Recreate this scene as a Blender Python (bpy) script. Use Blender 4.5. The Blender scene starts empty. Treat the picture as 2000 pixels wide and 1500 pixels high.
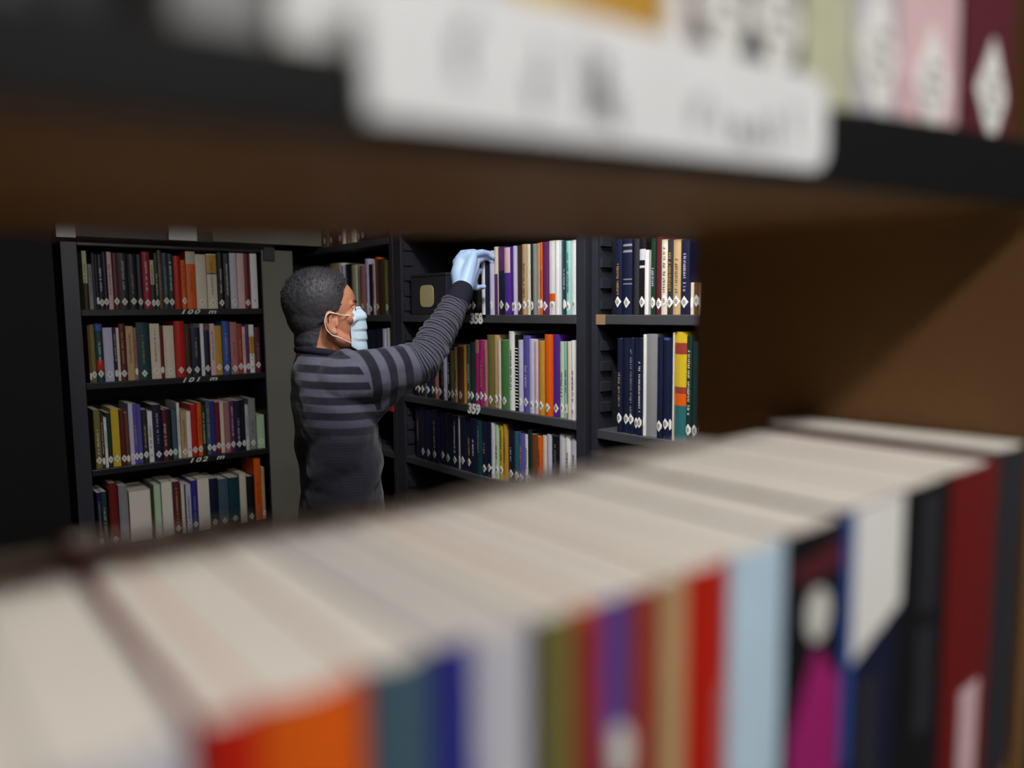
import bpy, bmesh, math, random
from mathutils import Vector, Matrix, noise
from mathutils.bvhtree import BVHTree

random.seed(7)
scene = bpy.context.scene
COL = scene.collection

# ------------------------------------------------------------------ camera
FPX = 1460.0
AZ, PITCH, ROLL = math.radians(39.3), math.atan(146 / 1460), math.radians(0.56)
CAM = Vector((0, 0, 1.55))
_Fh = Vector((math.sin(AZ), math.cos(AZ), 0)); _Z = Vector((0, 0, 1))
_R0 = Vector((math.cos(AZ), -math.sin(AZ), 0))
FW = math.cos(PITCH) * _Fh - math.sin(PITCH) * _Z
_U0 = math.sin(PITCH) * _Fh + math.cos(PITCH) * _Z
RT = math.cos(ROLL) * _R0 - math.sin(ROLL) * _U0
UP = math.cos(ROLL) * _U0 + math.sin(ROLL) * _R0
cd = bpy.data.cameras.new('camera')
cd.sensor_width = 36.0; cd.lens = FPX / 2000 * 36
cd.clip_start = 0.01; cd.clip_end = 50
cd.dof.use_dof = True; cd.dof.focus_distance = 2.25; cd.dof.aperture_fstop = 2.0
cam = bpy.data.objects.new('camera', cd); COL.objects.link(cam)
cam.matrix_world = Matrix(((RT.x, UP.x, -FW.x, CAM.x), (RT.y, UP.y, -FW.y, CAM.y), (RT.z, UP.z, -FW.z, CAM.z), (0, 0, 0, 1)))
scene.camera = cam

# ------------------------------------------------------------------ world, lamps, exposure
w = bpy.data.worlds.new('world'); scene.world = w; w.use_nodes = True
w.node_tree.nodes['Background'].inputs[0].default_value = (0.5, 0.55, 0.6, 1)
w.node_tree.nodes['Background'].inputs[1].default_value = 0.0
scene.view_settings.view_transform = 'Standard'
scene.view_settings.look = 'None'
scene.view_settings.gamma = 1.0
scene.view_settings.use_curve_mapping = False
scene.view_settings.exposure = 1.2
# (x, y, length, along, watts): fluorescent battens on the ceiling, built further down
LAMPS = [(0.82, 1.02, 0.6, 'y', 58.0), (0.25, -0.85, 1.2, 'x', 24.0)]
CEIL = 2.70


def ray(px, py): return FW + RT * ((px - 1000) / FPX) + UP * ((750 - py) / FPX)
def onX(px, py, X): d = ray(px, py); return CAM + d * (X / d.x)
def onY(px, py, Y): d = ray(px, py); return CAM + d * (Y / d.y)
def onF(px, py, t): return CAM + ray(px, py) * t


# ------------------------------------------------------------------ helpers
def lin(c):
    return tuple(((v / 255) / 12.92 if v / 255 <= 0.04045 else ((v / 255 + 0.055) / 1.055) ** 2.4) for v in c)

_mats = {}
def mat(name, rgb, rough=0.6, var=0.12, scale=40.0, bump=0.0, spec=0.4, metal=0.0, stretch=None):
    if name in _mats: return _mats[name]
    m = bpy.data.materials.new(name); m.use_nodes = True
    nt = m.node_tree; b = nt.nodes['Principled BSDF']
    r, g, bl = lin(rgb)
    tc = nt.nodes.new('ShaderNodeTexCoord'); mp = nt.nodes.new('ShaderNodeMapping')
    if stretch: mp.inputs['Scale'].default_value = stretch
    nz = nt.nodes.new('ShaderNodeTexNoise'); nz.inputs['Scale'].default_value = scale; nz.inputs['Detail'].default_value = 4
    mx = nt.nodes.new('ShaderNodeMix'); mx.data_type = 'RGBA'
    mx.inputs[6].default_value = (r * (1 - var), g * (1 - var), bl * (1 - var), 1)
    mx.inputs[7].default_value = (min(1, r * (1 + var)), min(1, g * (1 + var)), min(1, bl * (1 + var)), 1)
    nt.links.new(tc.outputs['Object'], mp.inputs[0]); nt.links.new(mp.outputs[0], nz.inputs[0])
    nt.links.new(nz.outputs['Fac'], mx.inputs[0]); nt.links.new(mx.outputs[2], b.inputs['Base Color'])
    b.inputs['Roughness'].default_value = rough; b.inputs['Specular IOR Level'].default_value = spec
    b.inputs['Metallic'].default_value = metal
    if bump:
        bp = nt.nodes.new('ShaderNodeBump'); bp.inputs['Strength'].default_value = bump; bp.inputs['Distance'].default_value = 0.002
        nt.links.new(nz.outputs['Fac'], bp.inputs['Height']); nt.links.new(bp.outputs[0], b.inputs['Normal'])
    _mats[name] = m
    return m

def emat(name, rgb, strength):
    m = bpy.data.materials.new(name); m.use_nodes = True
    nt = m.node_tree; nt.nodes.clear()
    e = nt.nodes.new('ShaderNodeEmission'); o = nt.nodes.new('ShaderNodeOutputMaterial')
    e.inputs[0].default_value = (*rgb, 1); e.inputs[1].default_value = strength
    nt.links.new(e.outputs[0], o.inputs[0]); return m

def mesh(name, verts, faces, smooth=False):
    me = bpy.data.meshes.new(name); me.from_pydata([tuple(v) for v in verts], [], faces); me.update()
    if smooth:
        for p in me.polygons: p.use_smooth = True
    return me

def fixnormals(me):
    bm = bmesh.new(); bm.from_mesh(me); bmesh.ops.recalc_face_normals(bm, faces=bm.faces); bm.to_mesh(me); bm.free(); return me

class MB:
    def __init__(s): s.v = []; s.f = []
    def box(s, x0, x1, y0, y1, z0, z1):
        o = len(s.v)
        s.v += [(x, y, z) for z in (z0, z1) for y in (y0, y1) for x in (x0, x1)]
        s.f += [tuple(o + i for i in q) for q in ((0, 2, 3, 1), (4, 5, 7, 6), (0, 1, 5, 4), (2, 6, 7, 3), (0, 4, 6, 2), (1, 3, 7, 5))]
        return s
    def tube(s, pts, r, n=8):
        o = len(s.v); pts = [Vector(p) for p in pts]
        for i, p in enumerate(pts):
            t = (pts[min(i + 1, len(pts) - 1)] - pts[max(i - 1, 0)]).normalized()
            a = t.orthogonal().normalized() if i == 0 else (a - t * a.dot(t)).normalized()
            b = t.cross(a)
            for k in range(n):
                an = 2 * math.pi * k / n
                s.v.append(tuple(p + (a * math.cos(an) + b * math.sin(an)) * r))
        for i in range(len(pts) - 1):
            for k in range(n):
                s.f.append((o + i * n + k, o + i * n + (k + 1) % n, o + (i + 1) * n + (k + 1) % n, o + (i + 1) * n + k))
        s.f.append(tuple(o + k for k in reversed(range(n)))); s.f.append(tuple(o + (len(pts) - 1) * n + k for k in range(n)))
        return s
    def ngon_slab(s, pts, y0, y1):          # polygon in xz, extruded from y0 to y1
        o = len(s.v); n = len(pts)
        s.v += [(x, y0, z) for x, z in pts] + [(x, y1, z) for x, z in pts]
        s.f += [tuple(o + i for i in range(n)), tuple(o + n + i for i in reversed(range(n)))]
        s.f += [(o + i, o + n + i, o + n + (i + 1) % n, o + (i + 1) % n) for i in range(n)]
        return s
    def mesh(s, name, smooth=False): return fixnormals(mesh(name, s.v, s.f, smooth))

def obj(name, me, m, parent=None, loc=None, label=None, bevel=0.0):
    o = bpy.data.objects.new(name, me); COL.objects.link(o)
    if m: me.materials.clear(); me.materials.append(m)
    if parent: o.parent = parent
    if loc is not None: o.location = loc
    if label: o['label'] = label
    if bevel:
        bv = o.modifiers.new('bevel', 'BEVEL'); bv.width = bevel; bv.segments = 2; bv.limit_method = 'ANGLE'
    return o

def thing(name, label, cat, loc=(0, 0, 0), rot=(0, 0, 0), group=None):
    o = bpy.data.objects.new(name, None); COL.objects.link(o); o.empty_display_size = 0.05
    o.location = loc; o.rotation_euler = rot
    o['label'] = label; o['category'] = cat
    if group: o['group'] = group
    return o

def struct(name, me, m, label, cat):
    o = obj(name, me, m); o['kind'] = 'structure'; o['label'] = label; o['category'] = cat; return o

def text_mesh(body, size, extrude=0.0006, weight=0.0, shear=0.0, wide=1.0, space=1.0):
    cu = bpy.data.curves.new('number', 'FONT'); cu.body = body; cu.size = size; cu.extrude = extrude; cu.offset = weight; cu.shear = shear; cu.space_character = space
    cu.align_x = 'CENTER'; cu.align_y = 'CENTER'; cu.resolution_u = 3
    t = bpy.data.objects.new('tmp', cu); COL.objects.link(t)
    dg = bpy.context.evaluated_depsgraph_get(); dg.update()
    me = bpy.data.meshes.new_from_object(t.evaluated_get(dg))
    bpy.data.objects.remove(t)
    me.transform(Matrix.Diagonal((wide, 1, 1, 1))); return me

# ------------------------------------------------------------------ palette
PAL = {
 'white': (226, 226, 224), 'cream': (214, 203, 182), 'tan': (186, 156, 112), 'ochre': (186, 142, 52), 'yellow': (205, 175, 40),
 'orange': (218, 92, 18), 'brick red': (148, 58, 45), 'red': (182, 30, 14), 'crimson': (150, 22, 52), 'maroon': (90, 34, 42),
 'brown': (104, 68, 42), 'dark brown': (58, 41, 31), 'black': (21, 21, 24), 'charcoal': (46, 46, 51), 'grey': (135, 135, 136),
 'navy': (24, 28, 54), 'blue': (48, 84, 160), 'violet': (88, 80, 156), 'purple': (78, 42, 138), 'plum': (92, 42, 92),
 'magenta': (160, 34, 108), 'pink': (216, 182, 184), 'rose': (168, 108, 108), 'lavender': (192, 188, 214), 'teal': (44, 104, 108),
 'dark teal': (20, 60, 66), 'pale teal': (150, 200, 192), 'green': (72, 124, 72), 'dark green': (28, 52, 38), 'olive': (116, 110, 58),
 'pale green': (178, 203, 168), 'slate': (68, 92, 106), 'pale blue': (190, 214, 230), 'pale grey': (196, 194, 202), 'royal blue': (44, 44, 132),
 'pale olive': (190, 190, 160), 'dark red': (110, 24, 24),
}
LIGHT = {'white', 'cream', 'tan', 'ochre', 'yellow', 'orange', 'pink', 'lavender', 'pale teal', 'pale green', 'pale blue', 'pale grey', 'pale olive', 'grey', 'rose'}
def cmat(c): return mat('cover ' + c, PAL[c], 0.42, 0.10, 60, 0.05)
M_PAGES = mat('book pages', (222, 214, 202), 0.85, 0.09, 30, 0.15, 0.2, stretch=(60, 1, 0.4))
M_PAGES2 = mat('grey book pages', (205, 198, 190), 0.85, 0.09, 30, 0.15, 0.2, stretch=(60, 1, 0.4))
M_LABEL = mat('label paper', (230, 228, 222), 0.7, 0.14, 500)
M_INK_L = mat('pale print', (214, 212, 205), 0.6, 0.1, 300)
M_INK_D = mat('dark print', (60, 55, 55), 0.6, 0.1, 300)
M_BLACK = mat('black enamelled steel', (26, 26, 29), 0.38, 0.15, 25, 0.03, 0.5)
M_STEEL = mat('charcoal enamelled steel', (66, 66, 70), 0.42, 0.15, 18, 0.04, 0.5)
M_STEEL2 = mat('dark blue grey steel', (44, 45, 54), 0.45, 0.15, 18, 0.04, 0.5)
M_PILLAR = mat('olive grey paint', (118, 117, 106), 0.6, 0.07, 6, 0.03)
M_BROWN = mat('brown laminate', (122, 88, 52), 0.5, 0.12, 14, 0.03, 0.35, stretch=(1, 12, 12))
M_NUM = mat('white paint numerals', (235, 235, 230), 0.6, 0.05)
ONES = ['first', 'second', 'third', 'fourth', 'fifth', 'sixth', 'seventh', 'eighth', 'ninth', 'tenth', 'eleventh', 'twelfth', 'thirteenth',
        'fourteenth', 'fifteenth', 'sixteenth', 'seventeenth', 'eighteenth', 'nineteenth', 'twentieth']
def ordinal(n):
    if n <= 20: return ONES[n - 1]
    t = {2: 'twenty', 3: 'thirty', 4: 'forty'}[n // 10]
    return {20: 'twentieth', 30: 'thirtieth', 40: 'fortieth'}[n // 10 * 10] if n % 10 == 0 else t + '-' + ONES[n % 10 - 1]

# ------------------------------------------------------------------ the room
def boxmesh(name, *a): return MB().box(*a).mesh(name)
M_FLOOR = mat('grey floor tile', (62, 58, 54), 0.5, 0.15, 8)
M_WALL = mat('dull plaster', (70, 68, 64), 0.85, 0.06, 6)
M_CEIL = mat('ceiling plaster', (90, 88, 84), 0.9, 0.05, 6)
X0R, X1R, Y0R, Y1R = -1.8, 1.95, -2.0, 4.0
struct('floor', boxmesh('floor', X0R, X1R, Y0R, Y1R, -0.1, 0), M_FLOOR, 'grey tiled floor of the library aisles', 'floor')
struct('ceiling', boxmesh('ceiling', X0R, X1R, Y0R, Y1R, CEIL, CEIL + 0.1), M_CEIL, 'plain ceiling above the bookcases', 'ceiling')
struct('wall_right', boxmesh('wall', X1R, X1R + 0.1, Y0R, Y1R, 0, CEIL), M_WALL, 'plain wall behind the long black bookcases', 'wall')
struct('wall_left', boxmesh('wall', X0R - 0.1, X0R, Y0R, Y1R, 0, CEIL), M_WALL, 'plain wall at the left end of the aisles', 'wall')
struct('wall_back', boxmesh('wall', X0R, X1R, Y1R, Y1R + 0.1, 0, CEIL), M_WALL, 'plain wall behind the left bookcase', 'wall')
struct('wall_front', boxmesh('wall', X0R, X1R, Y0R - 0.1, Y0R, 0, CEIL), M_WALL, 'plain wall of the near aisle', 'wall')

for (lx, ly, ll, along, watt) in LAMPS:
    t = thing('ceiling_light', 'white fluorescent ceiling light over the ' + ('far aisle beside the man' if along == 'y' else 'near aisle in front of the shelf'),
              'ceiling light', (lx, ly, CEIL), (0, 0, math.pi / 2 if along == 'y' else 0), 'fluorescent ceiling lights')
    obj('housing', MB().box(-ll / 2 - .03, ll / 2 + .03, -.09, .09, -.05, 0).mesh('housing'), mat('white enamel', (225, 225, 222), 0.4), t)
    for e in (-1, 1): obj('added_end_plate', MB().box(min(e * (ll / 2 + .005), e * (ll / 2 + .02)), max(e * (ll / 2 + .005), e * (ll / 2 + .02)), -.09, .09, -.20 if along == 'y' else -.09, -.0505).mesh('added_end_plate'), mat('white enamel', (225, 225, 222), 0.4), t)  # unseen plates added, deep on the far lamp to dim the left bookcase
    obj('diffuser', MB().box(-ll / 2, ll / 2, -.065, .065, -.085, -.051).mesh('diffuser'), emat('lit diffuser ' + along, (1.0, 0.985, 0.965), watt), t)

# ------------------------------------------------------------------ books
def spine_y(x, wd, bulge): return bulge * (2 * x / wd) ** 2

def cover_mesh(wd, h, d, t, bulge, n):
    xs = [-wd / 2 + wd * i / n for i in range(n + 1)]
    outer = [(-wd / 2, d)] + [(x, spine_y(x, wd, bulge)) for x in xs] + [(wd / 2, d)]
    k = (wd - 2 * t) / wd
    inner = [(-wd / 2 + t, d)] + [(x * k, spine_y(x, wd, bulge) + t) for x in xs] + [(wd / 2 - t, d)]
    N = len(outer); v = []; f = []
    for z in (0, h):
        v += [(x, y, z) for x, y in outer] + [(x, y, z) for x, y in inner]
    for i in range(N - 1):
        f.append((i, i + 1, 2 * N + i + 1, 2 * N + i))
        f.append((N + i + 1, N + i, 3 * N + i, 3 * N + i + 1))
        f.append((i + 1, i, N + i, N + i + 1)); f.append((2 * N + i, 2 * N + i + 1, 3 * N + i + 1, 3 * N + i))
    for i in (0, N - 1):
        f.append((i, N + i, 3 * N + i, 2 * N + i))
    return fixnormals(mesh('cover', v, f))

def strip_on_spine(name, wd, bulge, cols, off=0.0005):
    """cols: list of (x, zlow, zhigh); a thin curved patch proud of the spine"""
    v = []; f = []
    for x, a, b in cols:
        y = spine_y(x, wd, bulge)
        v += [(x, y - off, a), (x, y - off, b), (x, y + 0.0002, a), (x, y + 0.0002, b)]
    n = len(cols)
    for i in range(n - 1):
        p, q = 4 * i, 4 * i + 4
        f += [(p, q, q + 1, p + 1), (p + 2, p + 3, q + 3, q + 2), (p, p + 2, q + 2, q), (p + 1, q + 1, q + 3, p + 3)]
    f += [(0, 1, 3, 2), (4 * n - 4, 4 * n - 2, 4 * n - 1, 4 * n - 3)]
    return fixnormals(mesh(name, v, f))

def diamond_cols(wd, zc, a, b, n=8):
    m = min(a, wd / 2) * 0.995
    return [(x, zc - b * (1 - abs(x) / a) - .0004, zc + b * (1 - abs(x) / a) + .0004) for x in [-m + 2 * m * i / n for i in range(n + 1)]]

def band_cols(wd, z0, z1, n=4, f=0.99): return [(-wd / 2 * f + wd * f * i / n, z0, z1) for i in range(n + 1)]

def glyph_mesh(wd, bulge, z0, z1, cw, rnd, off=0.0005):
    """illegible lettering: little strokes stacked along the spine"""
    mb = MB(); z = z0
    y = spine_y(cw / 2, wd, bulge) * 0.3
    while z < z1:
        l = rnd.uniform(0.5, 1.1) * cw
        x0 = -cw / 2 * rnd.uniform(.6, 1); x1 = cw / 2 * rnd.uniform(.6, 1)
        mb.box(x0, x1, y - off, y + 0.0015, z, z + l * 0.28)
        if rnd.random() < .6: mb.box(x0, x0 + (x1 - x0) * .3, y - off, y + 0.0015, z + l * 0.26, z + l * 0.62)
        z += l * (0.8 if rnd.random() < .85 else 1.6)
    return mb.mesh('title_print')

def book(label, group, loc, rot, wd, h, d, colour, sticker=None, hard=False, title=None, bands=(), n=4, pages=None, rnd=random, name='book', flip=False, bulge=None, board=None):
    t = thing(name, label, 'book', loc, rot, group)
    th = min(0.0025 if hard else 0.0009, wd * 0.16)
    if board: th = board
    bul = min(0.005 if hard else 0.003, wd * 0.14) if bulge is None else bulge
    over = 0.003 if hard else 0.0004
    parts = []
    parts.append(obj('cover', cover_mesh(wd, h, d, th, bul, n), cmat(colour), t))
    pm = MB().box(-wd / 2 + th * 1.02, wd / 2 - th * 1.02, bul + th + .0008, d - over, over, h - over).mesh('pages')
    parts.append(obj('pages', pm, pages or M_PAGES, t))
    for (z0, z1, c) in bands:
        parts.append(obj('cover_band', strip_on_spine('band', wd, bul, band_cols(wd, z0, z1, n)), cmat(c), t, label=c + ' band'))
    if sticker:
        zc, a, b = sticker
        parts.append(obj('spine_label', strip_on_spine('spine_label', wd, bul, diamond_cols(wd, zc, a, b), 0.0009), M_LABEL, t, label='white diamond shelf label'))
        if wd > 0.012:
            mk = MB(); cw = min(a, wd / 2) * 0.45
            for k in (-1, 0, 1): mk.box(-cw * (1 - .3 * abs(k)), cw * (1 - .3 * abs(k)), -.0013, .001, zc + k * b * .28 - b * .06, zc + k * b * .28 + b * .06)
            parts.append(obj('label_print', mk.mesh('label_print'), M_INK_D if group != 'books on the upper foreground shelf' else mat('faded print', (150, 150, 152), .6, .1), t))
    if title:
        z0, z1, cw, m = title
        parts.append(obj('title_print', glyph_mesh(wd, bul, z0, z1, cw, rnd), m, t))
    if flip:
        for o in parts:
            o.data.transform(Matrix.Translation((0, d, 0)) @ Matrix.Rotation(math.pi, 4, 'Z'))
    return t

def row(specs, plane, front, ybase, ztop_default, zbase, where, group, depth=(0.14, 0.19), sticker_z=0.028, stick_p=0.85, seed=1, zmax=9):
    """books given by where their spines stand in the photograph's row; plane 'X' faces -X, 'Y' faces -Y"""
    rnd = random.Random(seed); out = []
    for i, s in enumerate(specs):
        x0, x1, c = s[:3]; o = s[3] if len(s) > 3 else {}
        set_ = o.get('set', rnd.uniform(0.0, 0.010))
        pl = front + set_
        pos = onX if plane == 'X' else onY
        a, b = pos(x0, ybase, front + .004), pos(x1, ybase, front + .004)
        zt = pos((x0 + x1) / 2, o.get('top', ztop_default) , pl).z + (0 if 'top' in o else rnd.uniform(-.012, .006))
        zt = min(zt, zmax)
        h = zt - zbase
        if plane == 'X': wd = a.y - b.y; loc = (pl, (a.y + b.y) / 2, zbase); rot = (0, 0, -math.pi / 2)
        else: wd = b.x - a.x; loc = ((a.x + b.x) / 2, pl, zbase); rot = (0, 0, 0)
        wd *= 0.975
        d = rnd.uniform(*depth)
        st = None
        if o.get('label', rnd.random() < stick_p):
            st = (sticker_z + rnd.uniform(-.004, .006), 0.0110, 0.0145)
        ti = None
        if o.get('title', wd > 0.009 and rnd.random() < .5):
            light = c in LIGHT
            z0 = rnd.uniform(.05, .08); z1 = h * rnd.uniform(.6, .92)
            ti = (z0, z1, min(wd * .45, 0.008), M_INK_D if light else (M_INK_L if rnd.random() < .5 else cmat(rnd.choice(['tan', 'ochre', 'grey', 'lavender']))))
        size = 'thin ' if wd < .0125 else ('thick ' if wd > .030 else '')
        lab = f"{size}{c} book, {ordinal(i + 1)} from left, {where}"
        if 'desc' in o: lab = f"{o['desc']}, {ordinal(i + 1)} from left, {where}"
        bands = [(f0 * h, f1 * h, cc) for f0, f1, cc in o.get('bands', ())]
        out.append(book(lab, group, loc, rot, wd, h, d, c, st, rnd.random() < .35, ti, bands, 4, rnd=rnd, flip=o.get('flip', False),
                        pages=M_PAGES if rnd.random() < .6 else M_PAGES2))
    return out

# ------------------------------------------------------------------ bookcases
def bookcase_x(label, y0, y1, shelves, upr0, upr1, tabs_left=False, tabs_right=False, h=2.1):
    """black steel unit with its open front on X = 1.5, facing -X; upr = widths of the two uprights"""
    t = thing('bookcase', label, 'bookcase', (1.5, (y0 + y1) / 2, 0), (0, 0, 0), 'black steel bookcases along the right wall')
    yc = (y0 + y1) / 2; D = 0.33
    def P(name, m, *a, **k):
        x0_, x1_, a0, a1, z0, z1 = a
        return obj(name, boxmesh(name, x0_, x1_, a0 - yc, a1 - yc, z0, z1), m, t, bevel=k.get('bevel', 0.0015), label=k.get('label'))
    P('upright', M_STEEL2, 0, D, y0, y0 + upr0, 0, h); P('upright', M_STEEL2, 0, D, y1 - upr1, y1, 0, h)
    P('back_panel', M_BLACK, D, D + .012, y0, y1, 0, h); P('top_panel', M_BLACK, 0, D, y0 + upr0, y1 - upr1, h - .02, h)
    P('plinth', M_BLACK, .01, .03, y0 + upr0, y1 - upr1, 0, .08)
    sh = []
    for z in shelves: sh.append(P('shelf', M_STEEL, 0.0, D - .002, y0 + upr0 + .001, y1 - upr1 - .001, z - .026, z, bevel=.002))
    for flag, ys in ((tabs_left, y1 - upr1 - .008), (tabs_right, y0 + upr0)):
        if not flag: continue
        z = shelves[-1] - .1 if False else 0.80
        while z < 1.95:
            if all(abs(z + .014 - (s - .013)) > .03 for s in shelves):
                P('shelf_tab', M_STEEL2, 0.012, 0.05, ys, ys + .008, z, z + .027, bevel=.0006)
            z += .0575
    return t, sh

ZB = [0.35, 0.67, 0.985, 1.225, 1.532, 1.85]
unitB, shB = bookcase_x('long black steel bookcase with shelves numbered 358 and 359 behind the reaching arm', 1.506, 2.553, [.33, .66, .985, 1.225, 1.532, 1.86], .035, .057, True, False)
unitA, shA = bookcase_x('nearest black steel bookcase of the wall row, right of the 358 shelf', 0.50, 1.480, [.30, .60, .90, 1.212, 1.532, 1.86], .035, .022, True, False)
unitC, shC = bookcase_x('farthest black steel bookcase of the wall row, behind the head of the man', 2.556, 3.56, [.33, .66, .985, 1.245, 1.532, 1.835], .028, .05, False, False)

def number_on_shelf(shelf, root, body, p, size, m=M_NUM, rot=(math.pi / 2, 0, -math.pi / 2), shear=0.0, weight=0.0, wide=1.0, space=1.0):
    me = text_mesh(body, size, 0.0004, weight, shear, wide, space)
    o = obj('shelf_number', me, m, shelf, label='white hand-painted ' + ('letter ' if body.isalpha() else 'number ') + body)
    o.rotation_euler = rot; o.location = Vector(p) - Vector(root.location)
    return o
p = onX(930, 624, 1.4992); number_on_shelf(shB[4], unitB, '358', (1.4992, p.y, 1.5185), 0.047, weight=.0022, shear=.12)
p = onX(925, 797, 1.4992); number_on_shelf(shB[3], unitB, '359', (1.4992, p.y, 1.2115), 0.047, weight=.0022, shear=.12)
a, b = onX(1164, 624, 1.499), onX(1182, 624, 1.499)
obj('tape', MB().box(-.0012, .004, b.y - unitA.location.y, a.y - unitA.location.y, 1.5055, 1.5335).mesh('tape'), mat('tan masking tape', (150, 118, 88), 0.7), shA[4], label='tan tape on the shelf end')

# left bookcase, front on Y = 3.2
def bookcase_left():
    t = thing('bookcase', 'black bookcase with shelves numbered 100 to 102 left of the grey pillar', 'bookcase', (0.855, 3.2, 0))
    def P(name, m, x0, x1, y0, y1, z0, z1, bev=.0015):
        return obj(name, boxmesh(name, x0 - .855, x1 - .855, y0, y1, z0, z1), m, t, bevel=bev)
    D = .27; H = 1.815
    P('upright', M_STEEL2, .482, .536, 0, D, 0, H); P('upright', M_BLACK, 1.2275, 1.2315, 0, D, 0, H, 0)
    P('back_panel', M_BLACK, .482, 1.2315, D, D + .012, 0, H)
    P('top_panel', M_BLACK, .537, 1.227, 0, D, H - .012, H)
    out = [P('shelf', M_BLACK, .537, 1.227, 0, D - .001, z - .024, z) for z in (.30, .63, .951, 1.286, 1.564)]
    return t, out
unitL, shL = bookcase_left()
for z, px, py, s, sh in ((1.552, 386, 610, '100', shL[4]), (1.274, 388, 740, '101', shL[3]), (.939, 402, 893, '102', shL[2])):
    for txt, dx in ((s, -16), ('m', 28)):
        p = onY(px + dx, py, 3.199); number_on_shelf(sh, unitL, txt, (p.x, 3.1992, z), 0.026, rot=(math.pi / 2, 0, 0), shear=.35, weight=.0004, wide=1.6, space=1.3)

# header beam over the left bookcase and its label cards
a, b = onY(415, 463, 3.19), onY(627, 463, 3.19)
hb = thing('header_rail', 'grey header rail over the left bookcase reaching past the pillar', 'rail', ((.482 + b.x) / 2, 3.19, 1.84))
obj('rail', boxmesh('rail', .482 - hb.location.x, a.x - hb.location.x, 0, .02, -.004, .20), M_STEEL2, hb)
obj('rail', boxmesh('rail', a.x - hb.location.x + .0005, b.x - hb.location.x, -.004, .02, -.0, .20), M_PILLAR, hb, label='lighter grey end of the rail')
for (x0, x1, yb, lab) in ((110, 148, 462, 'white label card at the left end of the header rail'), (330, 385, 468, 'white label card above the middle of the left bookcase')):
    a, b = onY(x0, yb, 3.17), onY(x1, yb, 3.17)
    c = thing('label_card', lab, 'label', ((a.x + b.x) / 2, 3.17, a.z), group='white cards on the header rail')
    wd = b.x - a.x
    obj('card', boxmesh('card', -wd / 2, wd / 2, 0, .004, 0, .075), mat('white card', (225, 225, 225), .6, .05), c)
    obj('clip', boxmesh('clip', -.012, .012, .0045, .0155, .02, .06), M_STEEL2, c)

# pillar
a, b = onY(513, 600, 3.2), onY(575, 600, 3.2)
pl = obj('trim_1', boxmesh('pillar', 1.2325, b.x, 3.2, 3.46, 0, 1.815), M_PILLAR, bevel=.002)
pl['kind'] = 'structure'; pl['label'] = 'olive grey pillar between the left bookcase and the man'; pl['category'] = 'pillar'
c1 = onY(515, 492, 3.19); c2 = onY(536, 492, 3.19)
obj('bracket', boxmesh('bracket', max(c1.x, 1.234), c2.x, 3.188, 3.1995, 1.77, 1.825), M_STEEL, pl)

# black box added to stand in for the dark aisle at the far left
M_DARK = mat('aisle darkness black', (10, 10, 11), .75, .1, 25, 0, .2)
t = thing('blackout', 'tall added cabinet end in the dark at the far left', 'blackout', (0.17, 2.75, 0))
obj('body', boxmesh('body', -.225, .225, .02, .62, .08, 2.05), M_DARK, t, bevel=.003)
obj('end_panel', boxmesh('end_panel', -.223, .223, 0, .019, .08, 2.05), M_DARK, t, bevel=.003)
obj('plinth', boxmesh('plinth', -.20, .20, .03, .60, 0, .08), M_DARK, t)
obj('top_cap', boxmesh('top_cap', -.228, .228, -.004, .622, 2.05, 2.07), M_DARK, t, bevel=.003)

# ---- rows of books
W = 'white'
rowL1 = [(166, 175, 'pale olive', {'bands': [(0, .45, 'dark brown')], 'top': 490}), (176, 184, 'grey', {'top': 516}), (184, 190, 'charcoal'), (190, 195, 'black'), (195, 205, 'navy'), (205, 214, 'black', {'top': 492}), (214.5, 223.5, 'pink', {'top': 492}), (224, 235, 'maroon'),
 (235, 255, 'black'), (255, 271, 'black', {'title': True}), (272, 281, 'charcoal'), (281.5, 297, 'crimson', {'top': 492}), (297.5, 305, 'pale olive', {'bands': [(0, .5, 'dark green')], 'top': 508}), (305, 312.5, 'dark green'), (312.5, 320, 'brown'),
 (320, 332, 'dark teal'), (332.5, 343, 'charcoal'), (343.5, 357, 'red', {'top': 500}), (357.5, 367, 'orange', {'top': 508}), (367.5, 386, 'orange', {'top': 490, 'bands': [(.78, .99, 'pale olive')]}), (386.5, 407, 'cream', {'top': 497}),
 (407.5, 427, 'cream', {'top': 496, 'bands': [(.66, .98, 'ochre'), (.63, .655, 'dark brown')]}), (428, 440, 'black', {'top': 492}), (440.5, 452, 'charcoal', {'title': True, 'top': 495}), (452.5, 466, 'pale grey', {'top': 494}), (466.5, 480, 'pink', {'top': 494}), (480.5, 491, 'dark red', {'top': 492}), (492, 505, W, {'top': 492})]
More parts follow.
